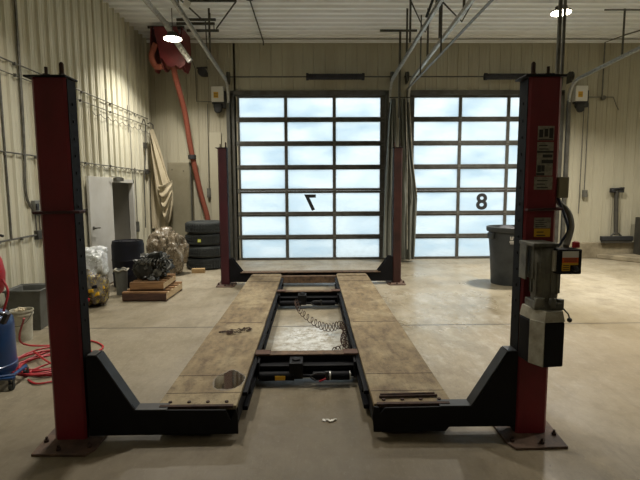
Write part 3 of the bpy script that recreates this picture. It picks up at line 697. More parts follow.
rb = thing('rubbish_bag', (-2.98,6.32,0), 'tall clear rubbish bag with a shiny white top behind the left red post', 'rubbish bag')
blob('bag_lower', (-2.98,6.32,0), (.235,.23,.30), M['bag_mixed'], None, None, 5, .12, parent=rb)
blob('bag_upper', (-2.975,6.34,.36), (.215,.20,.24), M['bag_white'], None, None, 8, .12, parent=rb, flat=.6)
# bits of coloured litter seen through the lower bag
for nm,mt_,spots in (('blue_litter','purple',((-2.86,6.12,.30),(-3.0,6.10,.33))),('yellow_litter','yellow',((-2.84,6.13,.20),(-2.80,6.2,.27),(-2.9,6.1,.25))),('red_litter','hose_red',((-3.05,6.1,.2),(-2.95,6.08,.14)))):
    m = MB()
    for p in spots: m.obb(p,(.035,.012,.022),random.uniform(-.3,.8),random.uniform(-.5,.5),random.uniform(-.6,.6))
    m.build(nm, M[mt_], rb, bevel=.006)
b = thing('ash_bin', (-2.87,7.02,0), 'slim small grey bin with a bag folded over its rim beside the black barrel', 'bin')
MB().lathe([(.075,0),(.09,.36),(.094,.38),(.08,.38),(.07,.02),(0,.02)], (-2.87,7.02,0), 'Z', 20).build('bin_body', M['plastic_grey'], b)
m = MB(); m.tube([(-2.87+.097*math.cos(a)+.006*math.sin(7*a), 7.02+.097*math.sin(a), .375+.012*math.sin(5*a)) for a in [2*PI*k/40 for k in range(40)]], .013, 6, closed=True); m.build('liner', M['lgrey'], b)
# barrel
b = thing('barrel', (-3.01,7.68,0), 'dark blue black plastic barrel standing behind the engine', 'barrel')
MB().lathe([(.225,0),(.24,.02),(.245,.20),(.252,.22),(.245,.24),(.25,.42),(.258,.44),(.25,.46),(.25,.68),(.24,.72),(.235,.75),(.22,.75),(.215,.735),(.0,.735)], (-3.01,7.68,0), 'Z', 36).build('barrel_body', M['purple'], b)
_m = MB().lathe([(.03,0),(.03,.012),(.02,.014)], (-3.1,7.6,.735), 'Z', 14).lathe([(.02,0),(.02,.012)], (-2.9,7.75,.735), 'Z', 14); each(_m,'bung', M['ink'], b)

# pallets
def pallet(loc, rz, sx, sy, h, label, dark):
    root = thing('pallet', (0,0,0), label, 'pallet', 'wooden pallets under the engine')
    n = 5
    for k in range(n):
        y = -sy/2+.04+k*(sy-.08)/(n-1); MB().box(-sx/2,sx/2,y-.038,y+.038,h-.022,h).build('deck_board', M['wood'], root, bevel=.002)
    for k in (-1,0,1):
        MB().box(k*(sx/2-.02)-.018,k*(sx/2-.02)+.018,-sy/2+.021,sy/2,.02,h-.022).build('stringer', M['wood_pale'], root, bevel=.002)
    MB().box(-sx/2,sx/2,-sy/2,-sy/2+.02,.02,h-.024).build('end_board', M[dark], root, bevel=.002)
    for k in (-1,1):
        MB().box(-sx/2,sx/2,k*(sy/2-.05)-.04,k*(sy/2-.05)+.04,0,.02).build('bottom_board', M['wood_dark'], root, bevel=.002)
    root.location = loc; root.rotation_euler = (0,0,rz)
    return root
pallet((-2.36,6.92,0), -.02, .62, .78, .135, 'lower dark-ended wooden pallet resting on the floor', 'wood_dark')
pallet((-2.37,6.97,.136), .03, .47, .70, .12, 'upper brown wooden pallet directly beneath the engine', 'wood')
# engine
e = thing('engine', (-2.36,6.98,.256), 'grimy dark engine block sitting on top of two wooden pallets', 'engine')
ex,ey,ez = -2.36,6.98,.256
blob('engine_block', (ex,ey,ez), (.25,.27,.20), M['engine'], None, None, 21, .22, 4, parent=e, flat=.7, sharp=True)
m = MB(); m.lathe([(.05,0),(.13,.01),(.15,.03),(.135,.05),(.11,.11),(.08,.13)], (ex-.10,ey-.22,ez+.16), 'Y', 18)
for k in range(8):
    a = 2*PI*k/8; m.tube([(ex-.10+.135*math.cos(a),ey-.24,ez+.16+.135*math.sin(a)),(ex-.10+.12*math.cos(a),ey-.12,ez+.16+.12*math.sin(a))], .012, 6)
m.build('bell_housing', M['engine'], e)
m = MB()
for k in range(26):
    x,y = ex+random.uniform(-.19,.21), ey+random.uniform(-.24,.22); z = ez+.23+random.uniform(-.04,.07)-.6*(abs(x-ex))**2
    m.obb((x,y,z),(random.uniform(.012,.04),random.uniform(.012,.035),random.uniform(.01,.03)),random.uniform(0,3),random.uniform(-.6,.6),random.uniform(-.5,.5))
for k in range(7):
    x = ex-.14+k*.05; m.tube(smooth_pts([(x,ey-.2,ez+.2),(x+.02,ey-.22,ez+.29),(x+.04,ey-.05,ez+.31),(x+.03,ey+.08,ez+.24)],4), .009, 6)
m.build('manifold_parts', M['engine_alu'], e)
m = MB()
for k in range(10): m.lathe([(.014,0),(.014,.02),(.006,.022)], (ex+.16+random.uniform(-.03,.05),ey-.2+k*.03,ez+random.uniform(.08,.26)), 'X', 6)
m.tube(smooth_pts([(ex+.1,ey-.2,ez+.1),(ex+.24,ey-.15,ez+.16),(ex+.25,ey,ez+.22),(ex+.12,ey+.1,ez+.28)]), .012, 8)
m.lathe([(.02,0),(.06,.004),(.06,.022),(.03,.026)], (ex+.12,ey-.245,ez+.12), 'Y', 16)
m.build('accessory_drive', M['engine_alu'], e)
o = MB().obb((-2.16,8.85,.04),(.12,.06,.04),.1)
tag(o.build('cardboard_box', M['card'], bevel=.002), 'small flat tan cardboard box on the floor at the foot of the packing bags', 'box')

# tires
def tire(parent_loc, label):
    root = thing('tire', (0,0,0), label, 'tire', 'stack of four truck tires')
    R, w = .385, .118
    pr = [(.215,-w*.75),(.235,-w*.92),(.31,-w),(.362,-w*.86),(.381,-w*.6),(R,-w*.2),(R,w*.2),(.381,w*.6),(.362,w*.86),(.31,w),(.235,w*.92),(.215,w*.75),(.208,w*.5),(.26,w*.3),(.27,0),(.26,-w*.3),(.208,-w*.5),(.215,-w*.75)]
    MB().lathe([(r,h+w) for r,h in pr], (0,0,0), 'Z', 48).build('casing', M['rubber'], root)
    t = MB()
    for k in range(46):
        a = 2*PI*k/46; c, s_ = math.cos(a), math.sin(a)
        for zz,tw in ((-.055,.35),(0,-.35),(.055,.35)): t.obb((c*.387,s_*.387,w+zz),(.006,.016,.022),a,tw)
    t.build('tread', M['rubber'], root)
    root.location = parent_loc; return root
tb = tire((-2.14,9.46,0), 'bottom tire of the black four tire stack in the corner')
cs = [(-2.13,9.45,.2365),(-2.15,9.47,.473),(-2.14,9.45,.7095)]
labs = ['second tire from the floor in the four tire stack','third tire from the floor in the tire stack, with a yellow sticker','top tire of the four tire stack in the corner']
ts = [dup(tb, c, .3*i, l) for i,(c,l) in enumerate(zip(cs,labs))]
ORG[ts[1].name] = V((-2.15,9.47,.473)); 
m = MB().box(-.03,.03,-.3985,-.393,.085,.14); m.v = [v+V((-2.18,9.47,.473)) for v in m.v]
ts[1].rotation_euler = (0,0,0); st = m.build('tire_sticker', M['lime'], ts[1])
m = MB().box(-.018,.018,-.3995,-.3985,.10,.125); m.v = [v+V((-2.18,9.47,.473)) for v in m.v]; m.build('sticker_patch', M['white'], ts[1])

# cabinet in the corner
c = thing('storage_cabinet', (-2.83,10.2,0), 'olive grey tall metal cabinet against the back wall behind the tires', 'cabinet')
cb_ = MB().box(-3.08,-2.58,10.22,10.375,.0,2.15).build('cabinet_body', M['cab'], c, bevel=.005)
MB().box(-3.06,-2.62,10.205,10.22,.03,2.13).build('cabinet_door', M['cab'], c, bevel=.003)
m = MB(); [m.lathe([(.012,0),(.012,-.01)],(xx,10.205,zz),'Y',8) for xx,zz in ((-2.98,2.0),(-2.74,1.97))]; each(m,'screw', M['strut'], c)
MB().box(-2.60,-2.575,10.19,10.22,.0,2.15).build('dark_edge', M['strut'], c)
# slim cover panel on wall
MB_ = MB().box(-2.20,-1.95,10.35,10.383,.02,2.80); o = MB_.build('wall_cover', M['wall_back'], bevel=.006); tag(o, 'tall slim cream cover panel on the back wall left of door 7', 'panel')

# hanging canvas
def cloth(name, rows, depth, mt, label, cat, yb, folds=7, parent=None, ph=0, thick=.03, amp=.5, n=48):
    """rows: (z, xleft, xright). A pleated hanging sheet with real thickness"""
    m = MB(); vs = []
    for side in (0,1):
        for (z,xl,xr) in rows:
            for k in range(n+1):
                t = k/n; f = math.sin(t*PI*folds+ph+.6*math.sin(z*2.3))*amp+.3*math.sin(t*PI*folds*2.3+z*1.7)*amp
                env = math.sin(PI*t)**.5
                y = yb - depth*(.35+.65*env)*(0.55+.45*f) + (thick if side else 0)
                vs.append((xl+(xr-xl)*t, y, z))
    R = len(rows); w = n+1; fs = []
    for s_ in (0,1):
        for i in range(R-1):
            for k in range(n):
                a = s_*R*w+i*w+k; fs.append((a,a+1,a+w+1,a+w))
    o_ = R*w
    for k in range(n): fs.append((k,k+1,o_+k+1,o_+k)); a=(R-1)*w+k; fs.append((a,a+1,o_+a+1,o_+a))
    for i in range(R-1):
        a = i*w; fs.append((a,a+w,o_+a+w,o_+a)); a = i*w+n; fs.append((a,a+w,o_+a+w,o_+a))
    o = m.add(vs, fs).build(name, mt, parent, smooth=70)
    if label: tag(o, label, cat)
    return o
cv = thing('canvas_tarp', (-3.2,10.1,.75), 'tan canvas tarp hanging bunched from a hook in the far left corner', 'tarp')
def interp(rows, n):
    out = []
    for i in range(len(rows)-1):
        for k in range(n): t = k/n; tt = t; out.append(tuple(a+(b-a)*tt for a,b in zip(rows[i],rows[i+1])))
    out.append(rows[-1]); return out
cloth('hanging_sheet', interp([(2.84,-3.36,-3.33),(2.6,-3.39,-3.25),(2.2,-3.41,-3.14),(1.6,-3.43,-3.00),(1.1,-3.44,-3.0),(.75,-3.44,-3.12)],6), .07, M['cream'], None, None, 10.15, 5, cv)
cloth('bunched_swag', interp([(2.80,-3.34,-3.30),(2.3,-3.33,-3.15),(1.8,-3.30,-3.00),(1.5,-3.27,-2.92),(1.25,-3.22,-2.93),(1.05,-3.15,-2.97),(.90,-3.10,-3.01)],6), .16, M['cream'], None, None, 10.03, 4, cv, 1.0)
m = MB(); nr, nc = 60, 20; vs = []
for sd in (0,1):
    for i in range(nr+1):
        q = i/nr; xl, xr = -3.20+.07*q, -2.91-.06*q*q; zt = 1.72-.50*q; sag = .05+.24*q
        for j in range(nc+1):
            t = j/nc
            vs.append((xl+(xr-xl)*t, 9.93-.09*math.sin(PI*t)**.6-.022*math.sin(q*2*PI*3.5+t*2.5)-.012*math.sin(q*19+t*6)+.015*sd, zt-sag*math.sin(PI*t)+.10*(t-.5)))
fs = []; W_ = nc+1; O_ = (nr+1)*W_
for sd in (0,1):
    for i in range(nr):
        for j in range(nc): c0 = sd*O_+i*W_+j; fs.append((c0,c0+1,c0+W_+1,c0+W_))
for j in range(nc): fs.append((j,j+1,O_+j+1,O_+j)); c0=nr*W_+j; fs.append((c0,c0+1,O_+c0+1,O_+c0))
for i in range(nr): fs.append((i*W_,(i+1)*W_,O_+(i+1)*W_,O_+i*W_)); c0=i*W_+nc; fs.append((c0,c0+W_,O_+c0+W_,O_+c0))
m.add(vs, fs).build('swag_fold', M['cream'], cv, smooth=80)
MB().tube([(-3.45,10.16,2.95),(-3.40,10.18,2.98),(-3.345,10.2,2.93),(-3.345,10.2,2.80)], .012, 8).build('hook', M['strut'], cv)

# grey curtain between the doors
cu = thing('strip_curtain', (1.9,9.95,.1), 'grey olive curtain gathered and hanging between overhead doors 7 and 8', 'curtain')
cloth('curtain_panel', interp([(3.42,1.66,1.76),(3.0,1.62,1.78),(1.8,1.56,1.80),(.10,1.52,1.86)],8), .16, M['curtain'], None, None, 10.02, 6, cu, amp=.6)
cloth('curtain_panel', interp([(3.42,1.84,2.0),(3.0,1.84,2.04),(2.2,1.84,2.12),(1.35,1.84,2.24),(.6,1.84,2.22),(.06,1.86,2.20)],8), .22, M['curtain'], None, None, 10.04, 6, cu, 2.0, amp=.6)
MB().tube([(1.62,9.93,3.44),(2.06,9.93,3.44)], .014, 8).build('curtain_rail', M['strut'], cu)
m = MB().tube([(2.0,9.78,3.4),(2.08,9.78,2.2),(2.19,9.78,1.4)], .008, 6).tube([(1.93,9.78,3.4),(1.97,9.78,2.2),(2.0,9.78,.3)], .008, 6); each(m,'curtain_cord', M['lgrey'], cu)

# ------------------------------------------------------------------ trash can right
tc = thing('trash_can', (3.23,7.62,0), 'large round dark grey trash can standing behind the right red post', 'trash can')
MB().lathe([(.255,0),(.262,.02),(.285,.45),(.318,.80),(.318,.86),(.345,.865),(.355,.89),(.355,.935),(.345,.945),(.330,.945),(.32,.90),(.29,.55),(.25,.03),(0,.03)], (3.23,7.62,0), 'Z', 44).build('can_body', M['plastic_dark'], tc)
m = MB()
for a in (PI+.25, .25): m.obb((3.23+.345*math.cos(a),7.62+.345*math.sin(a),.80),(.018,.07,.05),a)
each(m,'handle', M['plastic_dark'], tc, bevel=.01)
m = MB()
for k in range(5): m.obb((3.13+k*.028,7.62-.312,.775),(.009,.003,.028),0,0,.15*((k%2)*2-1))
m.obb((3.19,7.62-.308,.72),(.075,.003,.014)); m.obb((3.195,7.62-.306,.69),(.07,.003,.006)); m.build('printed_logo', M['white'], tc)
o = blob('bin_liner', (3.23,7.62,.74), (.27,.27,.12), M['sleeve'], 'black bin liner bunched inside the large grey trash can', 'bin liner', 4)
# broom
br = thing('push_broom', (6.74,10.2,.36), 'wide black push broom standing head down on the curb against the back wall', 'broom')
MB().tube([(6.74,10.27,.52),(6.72,10.31,1.50)], .045, 10).build('broom_handle', M['dark_pole'], br)
m = MB().box(6.40,7.10,10.20,10.30,.40,.50); m.build('broom_head', M['ink'], br, bevel=.012)
MB().box(6.42,7.08,10.215,10.285,.352,.40).build('bristles', M['dark_pole'], br)
m = MB().box(6.60,6.88,10.28,10.36,1.46,1.56).tube([(6.62,10.26,1.54),(6.86,10.26,1.56)], .02, 8).lathe([(.04,0),(.04,.03)],(6.62,10.24,1.5),'Y',10); m.build('wall_clamp', M['ink'], br, bevel=.005)
m = MB().tube([(6.74,10.27,.60),(6.62,10.25,.50)], .018, 8).tube([(6.74,10.27,.60),(6.86,10.25,.50)], .018, 8); each(m,'brace', M['strut'], br)
lk = thing('locker', (7.45,9.95,0), 'dark brown locker at the right edge on the raised slab', 'cabinet')
MB().box(7.15,7.80,9.75,10.26,.102,.92).build('locker_body', M['dark_pole'], lk, bevel=.006)
MB().box(7.18,7.47,9.738,9.75,.13,.89).build('locker_door', M['dark_pole'], lk, bevel=.004); MB().box(7.48,7.77,9.738,9.75,.13,.89).build('locker_door', M['dark_pole'], lk, bevel=.004)

# ------------------------------------------------------------------ wall gear
def operator(loc, label):
    r = thing('door_operator', (0,0,0), label, 'door opener', 'overhead door operators')
    MB().box(-.13,.13,-.16,0,.02,.34).build('control_box', M['white'], r, bevel=.008)
    m = MB().box(-.08,.02,-.163,-.1605,.10,.22).build('box_label', M['yellow'], r)
    m = MB()
    for i in range(3): m.box(-.07,.01,-.1655,-.163,.12+i*.03,.13+i*.03)
    m.build('label_print', M['ink'], r)
    m = MB().lathe([(.05,0),(.07,.01),(.07,.16),(.05,.18)], (-.09,-.10,-.06), 'X', 18).box(-.12,.14,-.14,-.02,-.02,.02).lathe([(.06,0),(.085,.02),(.085,.06),(.04,.07)],(.0,-.16,-.13),'Y',18)
    m.box(.10,.17,-.13,-.03,-.10,.25); m.build('gear_motor', M['ink'], r, bevel=.004)
    r.location = loc; return r
op = operator((-1.98,10.398,3.40), 'white and black door opener box on the wall left of door 7')
dup(op, (5.80,10.398,3.40), 0, 'white and black door opener box on the wall right of the red post')
def shaft(x0,x1,label,sl0,sl1,lab2):
    s = thing('torsion_shaft', ((x0+x1)/2,10.22,3.92), label, 'door shaft', 'torsion shafts over the doors')
    MB().tube([(x0,10.24,3.93),(x1,10.24,3.93)], .014, 10).build('shaft', M['strut'], s)
    for xx in (x0+.06,x1-.06):
        MB().lathe([(.10,-.03),(.10,-.02),(.06,-.015),(.06,.015),(.10,.02),(.10,.03)], (xx,10.24,3.93), 'X', 22).build('cable_drum', M['strut'], s)
        MB().box(xx-.012,xx+.012,10.18,10.38,3.80,4.02).build('end_bracket', M['strut'], s)
    pr = []; n = 60
    for k in range(n+1): pr.append((.058+.008*(k%2), sl0+(sl1-sl0)*k/n))
    MB().lathe([(.03,sl0-.01)]+pr+[(.03,sl1+.01)], (0,10.24,3.93), 'X', 16).build('torsion_spring', M['sleeve'], s)
    _m = MB().lathe([(.075,sl0-.03),(.075,sl0+.02)], (0,10.24,3.93), 'X', 16).lathe([(.075,sl1-.02),(.075,sl1+.03)], (0,10.24,3.93), 'X', 16); each(_m,'spring_cone', M['sleeve'], s)
shaft(-1.80,1.78,'thin dark shaft above door 7 carrying a black spring',-.07,1.10,'')
shaft(1.98,5.60,'thin dark shaft above door 8 carrying a black spring',3.72,5.15,'')
def track(x, side, door, label, zt=3.86, yend=5.4):
    t = thing('door_track', (x,10.2,0), label, 'door track', 'overhead door tracks')
    def prof(path, r_):
        m = MB(); m.tube(path, r_, 6); return m
    cor = [(x,10.27,3.40)]+[(x,10.27-.36*(1-math.cos(a)),3.46+.36*math.sin(a)) for a in [PI/2*k/8 for k in range(9)]]
    m = MB(); 
    path = cor+[(x,8.0,3.82+.045*1.9),(x,yend,3.82+.045*(9.9-yend))]
    P_ = [V(p) for p in path]
    # C-shaped track: two thin flanges and a web swept along the path
    for (du0,du1,dn0,dn1) in ((-.025,.025,-.003,.0),(-.025,-.021,0,.028),(.021,.025,0,.028)):
        vs = []; 
        for i,p in enumerate(P_):
            tg = (P_[min(i+1,len(P_)-1)]-P_[max(i-1,0)]).normalized(); nn = V((side,0,0)); bb = tg.cross(nn)
            for a,b2 in ((du0,dn0),(du1,dn0),(du1,dn1),(du0,dn1)): vs.append(p+bb*a*1.3-nn*b2*1.3)
        n = len(P_); fs = [(0,1,2,3),(4*n-4,4*n-1,4*n-2,4*n-3)]
        for i in range(n-1):
            for k in range(4): l=(k+1)%4; fs.append((4*i+k,4*i+l,4*i+4+l,4*i+4+k))
        m.add(vs, fs)
    m.build('horizontal_track', M['galv'], t, smooth=30)
    MB().box(x-.035,x+.035,10.262,10.33,.02,3.44).build('vertical_track', M['strut'] if door != 2 else M['frame'], t)
    for yy in (8.6, 6.6):
        z = 3.82+.045*(9.9-yy); MB().box(x-.018,x+.018,yy-.003,yy+.003,z+.02,ZC-.01).build('hanger', M['strut'], t)
    return t
track(-1.77, -1, 1, 'galvanised door track left of door 7 running back under the ceiling')
track(1.70, 1, 1, 'galvanised door track right of door 7 running back under the ceiling')
track(2.07, -1, 2, 'galvanised door track left of door 8 running back under the ceiling')
track(5.56, 1, 2, 'galvanised door track right of door 8 behind the red post')
# level perforated rail next to door 8's track
t = thing('support_rail', (2.05,8,3.6), 'thin level metal rail beside the left track of door 8', 'rail')
MB().obb((2.02,7.6,3.64),(.018,2.6,.004)).obb((2.036,7.6,3.66),(.003,2.6,.022)).build('rail_angle', M['dgalv'], t)
for yy in (9.0,7.6): MB().box(2.028,2.05,yy-.01,yy+.01,3.65,ZC-.01).build('hanger', M['strut'], t)
# central vertical tube with top bar between the doors
t = thing('hanging_strut', (1.78,9.9,0), 'dark steel upright with a crossbar at the ceiling between the doors', 'strut')
MB().box(1.765,1.805,9.70,9.74,3.0,4.68).build('upright', M['strut'], t)
MB().box(1.38,2.12,9.70,9.74,4.68,4.715).build('crossbar', M['strut'], t)
# trapeze frames near the ceiling
t = thing('ceiling_bracket', (1.75,8.0,4.3), 'dark triangular track hanger frame under the ceiling, beside door 8 tracks', 'bracket')
m = MB().box(1.35,2.35,7.9,7.94,4.64,4.68); m.build('crossbar', M['strut'], t)
m = MB().box(1.60,1.63,7.9,7.93,3.93,4.64).box(2.08,2.11,7.9,7.93,4.0,4.64); each(m,'upright', M['strut'], t)
m = MB().tube([(1.61,7.95,4.62),(1.87,7.95,4.1),(2.1,7.95,4.62)], .013, 6).tube([(2.1,7.93,4.6),(2.45,7.9,4.25),(2.7,7.9,4.7)], .015, 6); each(m,'diagonal_brace', M['strut'], t)
MB().tube([(1.86,7.85,4.3),(2.0,7.85,4.68)], .022, 8).build('shock_absorber', M['ink'], t)
t = thing('ceiling_bracket', (-2.0,8.6,4.5), 'dark strut hanger frame under the ceiling near the red hose reel', 'bracket')
for (xa_,xb_,yy,zz) in ((-2.40,-1.70,8.84,4.60),(-2.46,-1.76,9.04,4.60),(-2.37,-1.76,9.42,4.60),(-2.0,-1.20,8.03,4.62)):
    MB().box(xa_,xb_,yy-.02,yy+.02,zz-.02,zz+.02).build('crossbar', M['strut'], t)
m = MB()
for (xa_,yy) in ((-2.3,8.84),(-1.8,8.84),(-2.3,9.04),(-1.85,9.42),(-2.3,9.42),(-1.9,8.03),(-1.3,8.03)): m.tube([(xa_,yy,4.62),(xa_,yy,4.73)], .01, 6)
m.tube([(-1.90,9.0,3.95),(-1.90,8.9,4.6)], .012, 6); each(m,'hanger_rod', M['strut'], t)
m = MB().tube([(-1.22,8.05,4.6),(-1.78,9.3,4.6)], .014, 6).tube([(-2.1,8.0,4.62),(-1.95,8.8,4.60)], .014, 6); each(m,'diagonal_brace', M['strut'], t)
MB().obb((-1.96,7.85,4.5),(.05,.02,.05),.3,0,.5).build('white_tag', M['white'], t)
# pipes under ceiling
pp = thing('ceiling_pipe', (-2.60,7.0,4.5), 'thick galvanised pipe with a ribbed flexible end, under the ceiling towards the red hose reel', 'pipe')
MB().tube([(-2.60,5.0,4.56),(-2.60,8.85,4.54)], .045, 12).build('pipe_run', M['galv'], pp)
_p = smooth_pts([(-2.60,8.85,4.54),(-2.58,9.0,4.48),(-2.46,9.08,4.26),(-2.34,9.12,4.08),(-2.25,9.14,3.95)],12)
MB().tube(_p, [.05+.008*(i%2) for i in range(len(_p))], 12).build('flexible_duct', M['galv'], pp)
for yy in (5.5,7.8): MB().box(-2.61,-2.59,yy-.01,yy+.01,4.58,ZC-.04).build('hanger', M['strut'], pp)
o = MB().tube([(-1.0,6.5,4.68),(-1.0,10.33,4.68),(-1.0,10.35,4.6)], .014, 6).lathe([(.06,0),(.06,.05)],(-1.0,8.1,4.66),'Z',10); tag(o.build('ceiling_conduit', M['strut']), 'thin dark conduit with a round box on the ceiling in front of door 7', 'conduit')
m = MB().tube([(6.30,10.34,3.50),(6.30,10.34,4.66),(6.45,9.9,4.68),(7.1,8.6,4.69),(8.4,8.6,4.69)], .014, 8).tube([(6.0,10.34,3.52),(6.55,10.34,3.52),(6.62,10.34,3.35),(6.68,10.34,3.25)], .010, 6).lathe([(.05,0),(.05,-.05)],(6.32,10.35,3.50),'Y',12)
m.tube([(5.2,8.6,4.69),(7.1,8.6,4.69)], .014, 8)
tag(m.build('wall_conduit', M['dgalv']), 'thin grey conduit climbing the back wall above the right door opener', 'conduit')
m = MB().tube([(5.93,10.36,3.26),(5.93,10.36,1.0)], .009, 6).tube([(6.03,10.36,3.40),(6.03,10.36,1.5)], .009, 6).box(5.99,6.09,10.32,10.37,1.36,1.52)
tag(m.build('switch_conduit', M['dgalv']), 'pair of thin conduits with a small black switch below the right door opener', 'switch')
m = MB().tube([(-2.60,10.3,4.6),(-2.45,10.36,4.1),(-2.45,10.36,3.45),(-2.12,10.36,3.44)], .010, 6).tube([(-2.22,10.36,3.4),(-2.24,10.36,1.6)], .008, 6).box(-2.28,-2.20,10.33,10.37,1.40,1.60)
tag(m.build('switch_conduit', M['dgalv']), 'thin conduit with a small black switch left of door 7', 'switch')
o = MB().lathe([(.05,-.06),(.09,-.05),(.09,.05),(.05,.06)],(-2.25,10.1,4.0),'Y',14).box(-2.31,-2.19,10.1,10.38,3.96,4.04).tube([(-2.36,10.08,4.07),(-2.14,10.08,4.08)],.02,8)
tag(o.build('wall_fan', M['ink']), 'small dark motor on the back wall beside the red hose reel', 'motor')

# red exhaust hose reel
r = thing('hose_reel', (-2.65,9.4,4.1), 'maroon exhaust hose reel hanging under the ceiling in the left corner', 'hose reel')
def disc(x, rr, t_): return [(0,0)]
for xx in (-2.98,-2.40):
    poly = [(9.05,4.62),(9.65,4.62),(9.72,4.3),(9.62,4.0),(9.42,3.84),(9.25,3.84),(9.05,4.0),(8.98,4.3)]
    MB().prism(poly, xx, xx+.02, 'YZ').build('side_plate', M['maroon'], r)
MB().lathe([(.33,-.02),(.36,-.01),(.36,.01),(.33,.02)], (-2.80,9.34,4.22), 'X', 30).lathe([(.33,-.02),(.36,-.01),(.36,.01),(.33,.02)], (-2.44,9.34,4.22), 'X', 30).lathe([(.18,-.36),(.18,0)], (-2.44,9.34,4.22), 'X', 24).build('drum', M['maroon'], r)
m = MB()
for k in range(5):
    xx = -2.75+k*.07; m.tube([(xx,9.34+.26*math.cos(a),4.22+.26*math.sin(a)) for a in [2*PI*q/28 for q in range(28)]], .05, 8, closed=True)
m.build('wound_hose', M['hose_or'], r)
m = MB().prism([(-2.90,4.60),(-2.46,4.60),(-2.30,4.15),(-2.32,3.90),(-2.42,3.84),(-2.50,3.90),(-2.55,3.86),(-2.66,3.88),(-2.70,3.95),(-2.78,4.05)], 8.96, 8.98, 'XZ'); m.build('front_guard', M['maroon'], r)
m = MB().tube(smooth_pts([(-2.86,8.94,4.28),(-2.94,8.92,4.05),(-2.86,8.92,3.86),(-2.74,8.92,3.86)],5), .055, 10); m.build('hose_loop', M['hose_or'], r)
MB().box(-3.05,-2.35,9.1,9.14,4.62,4.66).build('mount', M['strut'], r)
MB().tube(smooth_pts([(-2.58,9.05,3.95),(-2.57,9.2,3.7),(-2.52,9.6,3.1),(-2.47,9.78,2.4),(-2.33,9.9,1.5),(-2.20,9.92,.95),(-2.18,9.92,.6)],6), .055, 12).build('hanging_hose', M['hose_or'], r)
MB().lathe([(.06,-.045),(.085,-.04),(.085,.04),(.06,.045)], (-2.455,9.8,2.22), 'Z', 18).build('hose_collar', M['ink'], r)
r.location.y += .36; r.location.z += .04; r.location.x -= .08
pj = ORG

# left wall cables and pipes
def wire(name, pts, r, mt, label, extra=None, cat='conduit'):
    m = MB().tube(pts, r, 6)
    if extra: extra(m)
    return tag(m.build(name, mt), label, cat)
xw = XL+.035
def clips(m, z, ys, d=.022):
    for y in ys: m.box(xw-.012, xw+.02, y-.012, y+.012, z-d, z+d*.6)
wire('wall_pipe', [(xw,4.8,3.03),(xw,10.2,3.06)], .009, M['dgalv'], 'topmost thin pipe running along the left wall', lambda m: [clips(m,3.03,(5.7,7.3,8.3,9.4)), m.tube([(xw,8.15,3.25),(xw,8.15,2.55)],.008,6), m.tube([(xw,9.1,3.15),(xw,9.1,2.65)],.008,6)], 'pipe')
wire('wall_pipe', [(xw,4.8,2.89),(xw,10.25,2.91)], .007, M['dgalv'], 'second thin pipe down on the left wall, just below the topmost', lambda m: [clips(m,2.9,(5.7,7.25,8.3))], 'pipe')
def scallop(m):
    for k in range(9):
        y = 7.6+k*.3; m.tube([(xw+.01,y+.3*t,2.80-.05*math.sin(PI*t)) for t in [i/6 for i in range(7)]], .005, 5)
m = MB(); scallop(m); tag(m.build('wall_cable', M['strut']), 'scalloped cable draped beneath the two top pipes on the left wall', 'cable')
m = MB().tube([(xw,4.8,2.0),(xw,10.2,1.96)], .009, 6)
for k in range(12):
    y = 7.1+k*.26; m.tube([(xw+.01,y+.26*t,1.97-.045*math.sin(PI*t)) for t in [i/6 for i in range(7)]], .005, 5)
clips(m,1.98,(5.4,6.0,7.3,8.2,9.9)); tag(m.build('wall_pipe', M['dgalv']), 'middle pipe with looped cable along the left wall above the doorway', 'pipe')
wire('wall_pipe', [(xw,4.6,.99),(xw,5.93,1.01),(xw,6.02,1.01)], .011, M['dgalv'], 'lowest pipe on the left wall ending at a small socket box', lambda m: clips(m,1.0,(5.2,5.6)), 'pipe')
wire('wall_pipe', smooth_pts([(xw,5.82,4.7),(xw,5.80,2.4),(xw,5.75,1.60),(xw,5.82,1.38),(xw,5.95,1.27),(xw,6.15,1.27),(xw,7.3,1.27)],4), .016, M['dgalv'], 'upright conduit down the left wall bending behind the red post', None, 'pipe')
wire('wall_pipe', [(xw,5.42,4.7),(xw,5.42,1.0)], .013, M['dgalv'], 'straight upright pipe on the left wall nearest the camera', None, 'pipe')
m = MB().box(XL+.005,XL+.075,5.86,6.06,1.28,1.44); b = thing('junction_box', (XL,5.96,1.28), 'grey metal electrical box on the left wall beside the red post, upper of two', 'electrical box'); m.build('box_body', M['grey'], b, bevel=.005)
MB().box(XL+.075,XL+.080,5.94,6.04,1.30,1.42).build('cover', M['lgrey'], b); MB().box(XL+.075,XL+.09,5.87,5.92,1.32,1.40).build('switch', M['ink'], b)
MB().tube([(xw,5.92,1.28),(xw,5.92,1.06)],.009,6).tube([(xw,6.0,1.28),(xw,6.0,1.06)],.009,6).build('conduit_stub', M['dgalv'], b)
b = thing('socket_box', (XL,6.02,.95), 'small socket box on the left wall beside the red post, lower of two', 'electrical box')
MB().box(XL+.005,XL+.06,5.91,6.02,.95,1.06).build('box_body', M['strut'], b, bevel=.004); MB().box(XL+.005,XL+.05,6.04,6.11,.95,1.07).build('cover', M['lgrey'], b)
wire('wall_pipe', [(xw,9.32,2.0),(xw,9.32,1.05),(xw,9.32,.9)], .010, M['dgalv'], 'short upright conduit on the left wall between doorway and canvas', lambda m: m.box(xw-.02,xw+.03,9.29,9.35,.75,.95), 'pipe')
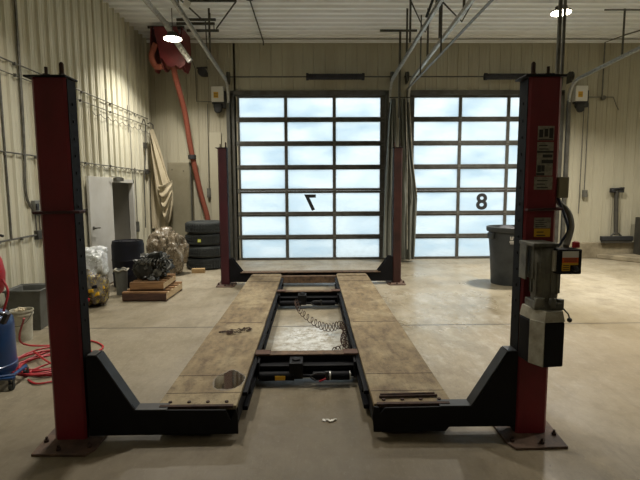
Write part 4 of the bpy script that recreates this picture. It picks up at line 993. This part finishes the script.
wire('corner_hose', smooth_pts([(XL+.06,9.75,2.9),(XL+.07,9.85,3.0),(XL+.06,9.95,2.85),(XL+.06,9.9,2.3),(XL+.06,9.75,1.8),(XL+.06,9.7,.8)],5), .011, M['strut'], 'dark cable looped on the left wall next to the hanging canvas', lambda m: [m.obb((XL+.05,9.9,2.48),(.03,.04,.06)), m.obb((XL+.05,9.95,1.95),(.03,.05,.05))], 'cable')

# ------------------------------------------------------------------ lights
def ceiling_light(loc, label, power, col=(1.0,.94,.84)):
    r = thing('ceiling_light', (0,0,0), label, 'ceiling light', 'led shop lights')
    MB().lathe([(.06,.10),(.09,.09),(.10,.03),(.155,.02),(.165,.0),(.155,-.005)], (0,0,0), 'Z', 28).build('housing', M['strut'], r)
    MB().lathe([(.0,-.016),(.15,-.016),(.15,-.002),(0,-.002)], (0,0,0), 'Z', 28).build('led_lens', M['led'], r)
    MB().tube([(0,0,.10),(0,0,ZC-loc[2])], .008, 6).build('hanger', M['strut'], r)
    r.location = loc
    L_ = bpy.data.lights.new('lamp', 'AREA'); L_.shape = 'DISK'; L_.size = .34; L_.energy = power; L_.color = col; L_.spread = math.radians(128)
    lo = bpy.data.objects.new('lamp', L_); C.objects.link(lo); lo.parent = r; lo.location = (0,0,-.02)
    return r
W1, W2, W3 = 90, 230, 60
ceiling_light((-2.42,8.62,4.21), 'glowing round ceiling light in front of the red hose reel', W1)
ceiling_light((4.10,7.97,4.42), 'glowing round ceiling light above the right red post', W2)
for i,(x,y,p) in enumerate(((.8,5.6,50),(-1.6,4.6,65),(4.6,4.0,55),(-2.0,-2.0,14),(3.5,-2.0,14),(7.4,7.4,70))):  # unseen lamps, added to brighten the floor and walls
    ceiling_light((x,y,4.42), 'added unseen ceiling light brightening the shop floor', p)

# ------------------------------------------------------------------ world, camera
w = bpy.data.worlds.new('overcast'); scn.world = w; w.use_nodes = True; nt = w.node_tree
bg = nt.nodes['Background']; bg.inputs[0].default_value = (.86,.95,1.0,1); bg.inputs[1].default_value = 1.6
cam = bpy.data.cameras.new('camera'); co = bpy.data.objects.new('camera', cam); C.objects.link(co); scn.camera = co
cam.sensor_width = 36; cam.lens = 36*470/640; cam.clip_end = 200
p = math.atan(50/470); s = math.atan(8/470)
co.location = (0,0,1.55); co.rotation_euler = (Matrix.Rotation(-s,3,'Z') @ Matrix.Rotation(PI/2-p,3,'X') @ Matrix.Rotation(math.radians(-.3),3,'Z')).to_euler()
vs_ = scn.view_settings; scn.display_settings.display_device = 'sRGB'
vs_.view_transform = 'Standard'; vs_.look = 'None'; vs_.gamma = 1; vs_.exposure = 0.0; vs_.use_curve_mapping = False
